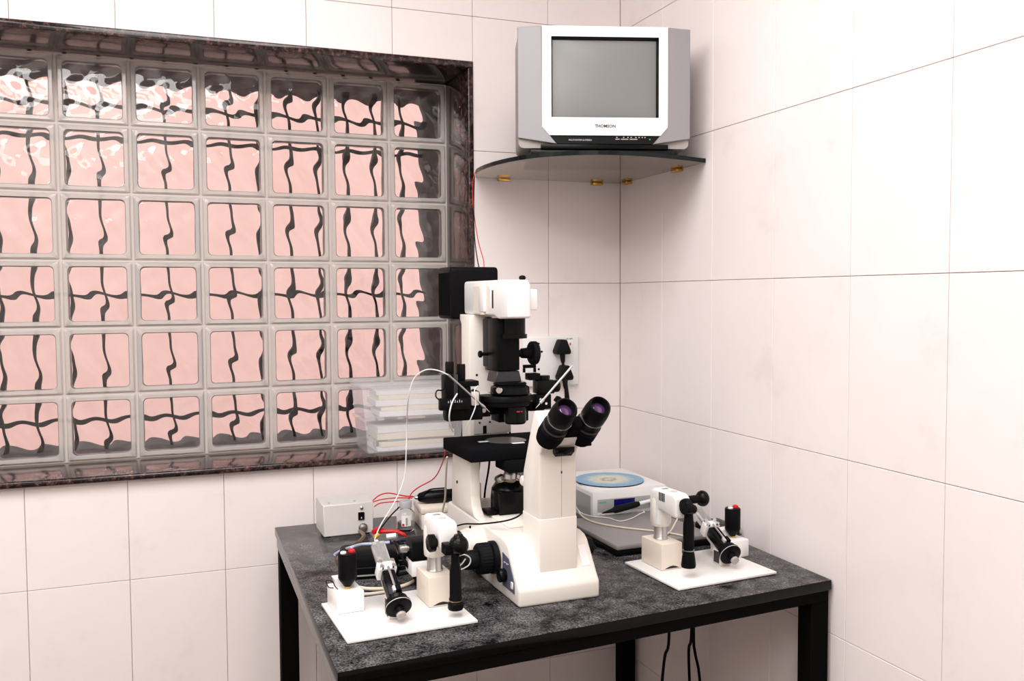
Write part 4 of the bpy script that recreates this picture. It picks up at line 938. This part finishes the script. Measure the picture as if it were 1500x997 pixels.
cable('air_tube', [wm(657, 549, 0.222), wm(640, 542, 0.23), wm(622, 542, 0.25), wm(606, 555, 0.26), wm(598, 585, 0.27), (596, 620, y(-0.56)), (595, 660, y(-0.56)), (592, 700, y(-0.56)), (578, 735, y(-0.58)), (558, 768, y(-0.62)), (549, 790, y(-0.68)), tuple(TIP_L)], 0.0013, WHITEC, 'thin white tubing arching from the pipette holder down to the injector', 'tubing')
cable('air_tube', [wm(670, 576, 0.20), wm(662, 590, 0.20), wm(658, 610, 0.20), wm(661, 626, 0.22), wm(664, 632, 0.24)], 0.0016, WHITEC, 'short white tube bending below the tall knobbed micromanipulator', 'tubing')
cable('air_tube', [wm(700, 565, 0.22), wm(695, 572, 0.20), wm(697, 592, 0.20), wm(690, 612, 0.20), wm(682, 629, 0.22)], 0.0012, WHITEC, 'short white tube bending below the condenser turret', 'tubing')
cable('tube_coil', [(661, 838, y(-0.84)), (672, 835, y(-0.84)), (686, 828, y(-0.835)), (689, 818, y(-0.835)), (680, 812, y(-0.84)), (669, 816, y(-0.845)), (664, 826, y(-0.845)), (668, 832, y(-0.845)), (676, 826, y(-0.85)), (682, 818, y(-0.85))], 0.0013, WHITEC, 'loop of thin white tubing by the focus knob', 'tubing')
cable('trigger_cable', [wm(669, 770, 0.20), wm(682, 767, 0.19), wm(705, 767, 0.17), wm(738, 763, 0.135), wm(757, 757, 0.125), wm(768, 748, 0.12)], 0.0017, BLACK, 'thin black cable lying across the microscope base to the camera port')
# rear cords seen through the microscope
cable('rear_cord', [MW(0.075, 0.43, 0.248), MW(0.076, 0.44, 0.19), MW(0.070, 0.46, 0.12), MW(0.066, 0.48, 0.04), MW(0.06, 0.50, 0.006)], 0.0050, BLACK, 'thick black cord hanging behind the objective turret')
cable('rear_cord', [MW(0.105, 0.43, 0.248), MW(0.104, 0.44, 0.19), MW(0.100, 0.46, 0.12), MW(0.105, 0.48, 0.04), MW(0.11, 0.50, 0.006)], 0.0026, BLACK, 'thin black cord hanging behind the objective turret')
cable('rear_cord', [MW(0.150, 0.43, 0.33), MW(0.152, 0.425, 0.29), MW(0.154, 0.43, 0.25), MW(0.156, 0.47, 0.15), MW(0.15, 0.49, 0.006)], 0.0028, BLACK, 'black cord falling beside the illumination arm')
# heap between power box and plate
t = empty('charger_pack', (-0.905, -0.545, TZ), math.radians(-8), 'black charger pack lying under the clear syringe sleeve', 'adapter')
b = BM(); box(b, -0.062, 0.060, -0.055, 0.050, 0, 0.052, 0.010, 2); finish('case', b, BLACK, t)
bx('case_seam', DGREY, t, -0.0624, 0.0604, -0.0554, 0.0504, 0.025, 0.0265)
bx('rating_plate', SILVERD, t, -0.03, 0.03, -0.0558, -0.0548, 0.008, 0.011)
for i, (rr, zz, cx, cy_) in enumerate(((0.050, 0.006, -0.815, -0.560), (0.044, 0.016, -0.812, -0.556), (0.038, 0.026, -0.818, -0.562))):
    pts = [(cx+rr*math.cos(a)*(1.25), cy_+rr*math.sin(a), TZ+zz+0.004*math.sin(3*a)) for a in [2*PI*k/11 for k in range(11)]]
    cable('coiled_cord', pts, 0.0040, RUBBER, ('black cord coil lying flat on the table beside the charger pack', 'black cord coil stacked on another coil beside the charger pack', 'uppermost black cord coil beside the charger pack')[i], group='black cord coils')
for i, (a, c, e) in enumerate((((578, 793), (592, 820), (606, 842)), ((584, 793), (598, 818), (612, 840)), ((590, 796), (604, 815), (618, 834)))):
    cable('bundled_cord', [(*a, z(TZ+0.075)), (*c, z(TZ+0.055)), (*e, z(TZ+0.018)), (e[0]+2, e[1]+6, z(TZ+0.006))], 0.0038, BLACK, ('black cord slanting over the coils, next to the charger pack', 'black cord slanting over the coils, between two others', 'black cord slanting over the coils, next to the video camera')[i], group='bundled black cords')
cable('white_hose', [(505, 853, z(TZ+0.004)), (530, 861, z(TZ+0.004)), (560, 862, z(TZ+0.004)), (590, 858, z(TZ+0.004)), (615, 846, z(TZ+0.004)), (624, 838, z(TZ+0.004))], 0.0040, BEIGEC, 'cream hose curving around the black cords to the joystick post')
cable('white_hose', [(505, 866, z(TZ+0.004)), (530, 870, z(TZ+0.004)), (556, 868, z(TZ+0.004)), (580, 864, z(TZ+0.004))], 0.0036, BEIGEC, 'cream hose lying straight behind the white mounting plate')
cable('coaxial_cable', [(603, 789, z(TZ+0.080)), (590, 790, z(TZ+0.072)), (575, 793, z(TZ+0.066)), (572, 794, z(TZ+0.065))], 0.0055, PURPLEC, 'thick dark coaxial cable plugged into the video camera')
cable('coaxial_cable', [(571, 794, z(TZ+0.065)), (550, 796, z(TZ+0.063)), (530, 797, z(TZ+0.063)), (512, 802, z(TZ+0.063)), (500, 806, z(TZ+0.012)), (490, 812, z(TZ+0.006))], 0.0034, BLUEC, 'pale blue grey cable lying over the charger pack')
cable('coaxial_cable', [(566, 786, z(TZ+0.060)), (580, 784, z(TZ+0.062))], 0.0062, WHITE, 'short white cable sleeve beside the red cable', sub=3)
cable('supply_cable', [(553, 779, z(TZ+0.030)), (565, 778, z(TZ+0.034)), (580, 778, z(TZ+0.034)), (592, 783, z(TZ+0.028)), (596, 790, z(TZ+0.010))], 0.0045, RED, 'thick red cable bending in front of the vial')
cable('supply_cable', [(547, 779, z(TZ+0.03)), (556, 774, z(TZ+0.034)), (560, 777, z(TZ+0.034))], 0.0065, RED, 'red cable boot beside the white tubing', sub=4)
cable('cable_boot', [(549, 786, z(TZ+0.032)), (554, 783, z(TZ+0.034))], 0.0050, YELLOW, 'short yellow cable boot beside the red one', sub=3)
cable('supply_cable', [(527, 778, z(TZ+0.016)), (533, 784, z(TZ+0.018)), (527, 793, z(TZ+0.014)), (516, 799, z(TZ+0.012)), (502, 806, z(TZ+0.008)), (494, 822, z(TZ+0.006))], 0.0050, BRONZE, 'brass coloured coaxial connectors joined at the power box')
cable('supply_cable', [(592, 736, y(-0.20)), (575, 752, y(-0.26)), (562, 768, y(-0.32)), (552, 780, y(-0.36))], 0.0018, BLACK, 'thin black lead running from the adapter barrel down to the cables')
cable('white_cable', [(838, 735, z(LZ+0.02)), (850, 750, z(LZ+0.004)), (868, 756, z(LZ+0.002)), (890, 758, z(LZ+0.0016)), (908, 763, z(LZ+0.0016)), (925, 759, z(LZ+0.0016)), (938, 752, z(LZ+0.0016)), (944, 750, z(LZ+0.004)), (942, 748, z(LZ+0.006))], 0.0015, WHITEC, 'thin white cord looping over the laptop to the probe')
cable('data_cord', [(842, 738, z(LZ+0.006)), (852, 755, z(LZ+0.0025)), (872, 765, z(LZ+0.0025)), (910, 772, z(LZ+0.0025)), (955, 777, z(LZ+0.0025)), (990, 782, z(LZ+0.0025)), (1012, 788, z(LZ+0.0025))], 0.0022, BEIGEC, 'cream cord running across the laptop lid')
cable('air_tube', [tuple(TIP_R), (1012, 742, y(-0.62)), (1000, 745, y(-0.58)), (992, 760, y(-0.58)), (984, 775, y(-0.60)), (978, 782, z(LZ+0.003))], 0.0018, BEIGEC, 'cream tube looping behind the striped joystick arm', 'tubing')
# cords under the table
for i, (x0, pts) in enumerate(((972, ((980, 932), (974, 960), (970, 997), (968, 1040))), (1010, ((1013, 925), (1009, 950), (1010, 997), (1012, 1040))), (1018, ((1016, 925), (1018, 955), (1024, 985), (1028, 1040))))):
    top = onY(*pts[0], -0.52+0.01*i); top.z = TZ-0.024
    cable('hanging_cord', [tuple(top)] + [(p_[0], p_[1], y(-0.52+0.01*i)) for p_ in pts], 0.0038, BLACK, ('black cord hanging alone under the table', 'straight black cord of a pair hanging under the table', 'bowed black cord of a pair hanging under the table')[i], group='black cords under the table')
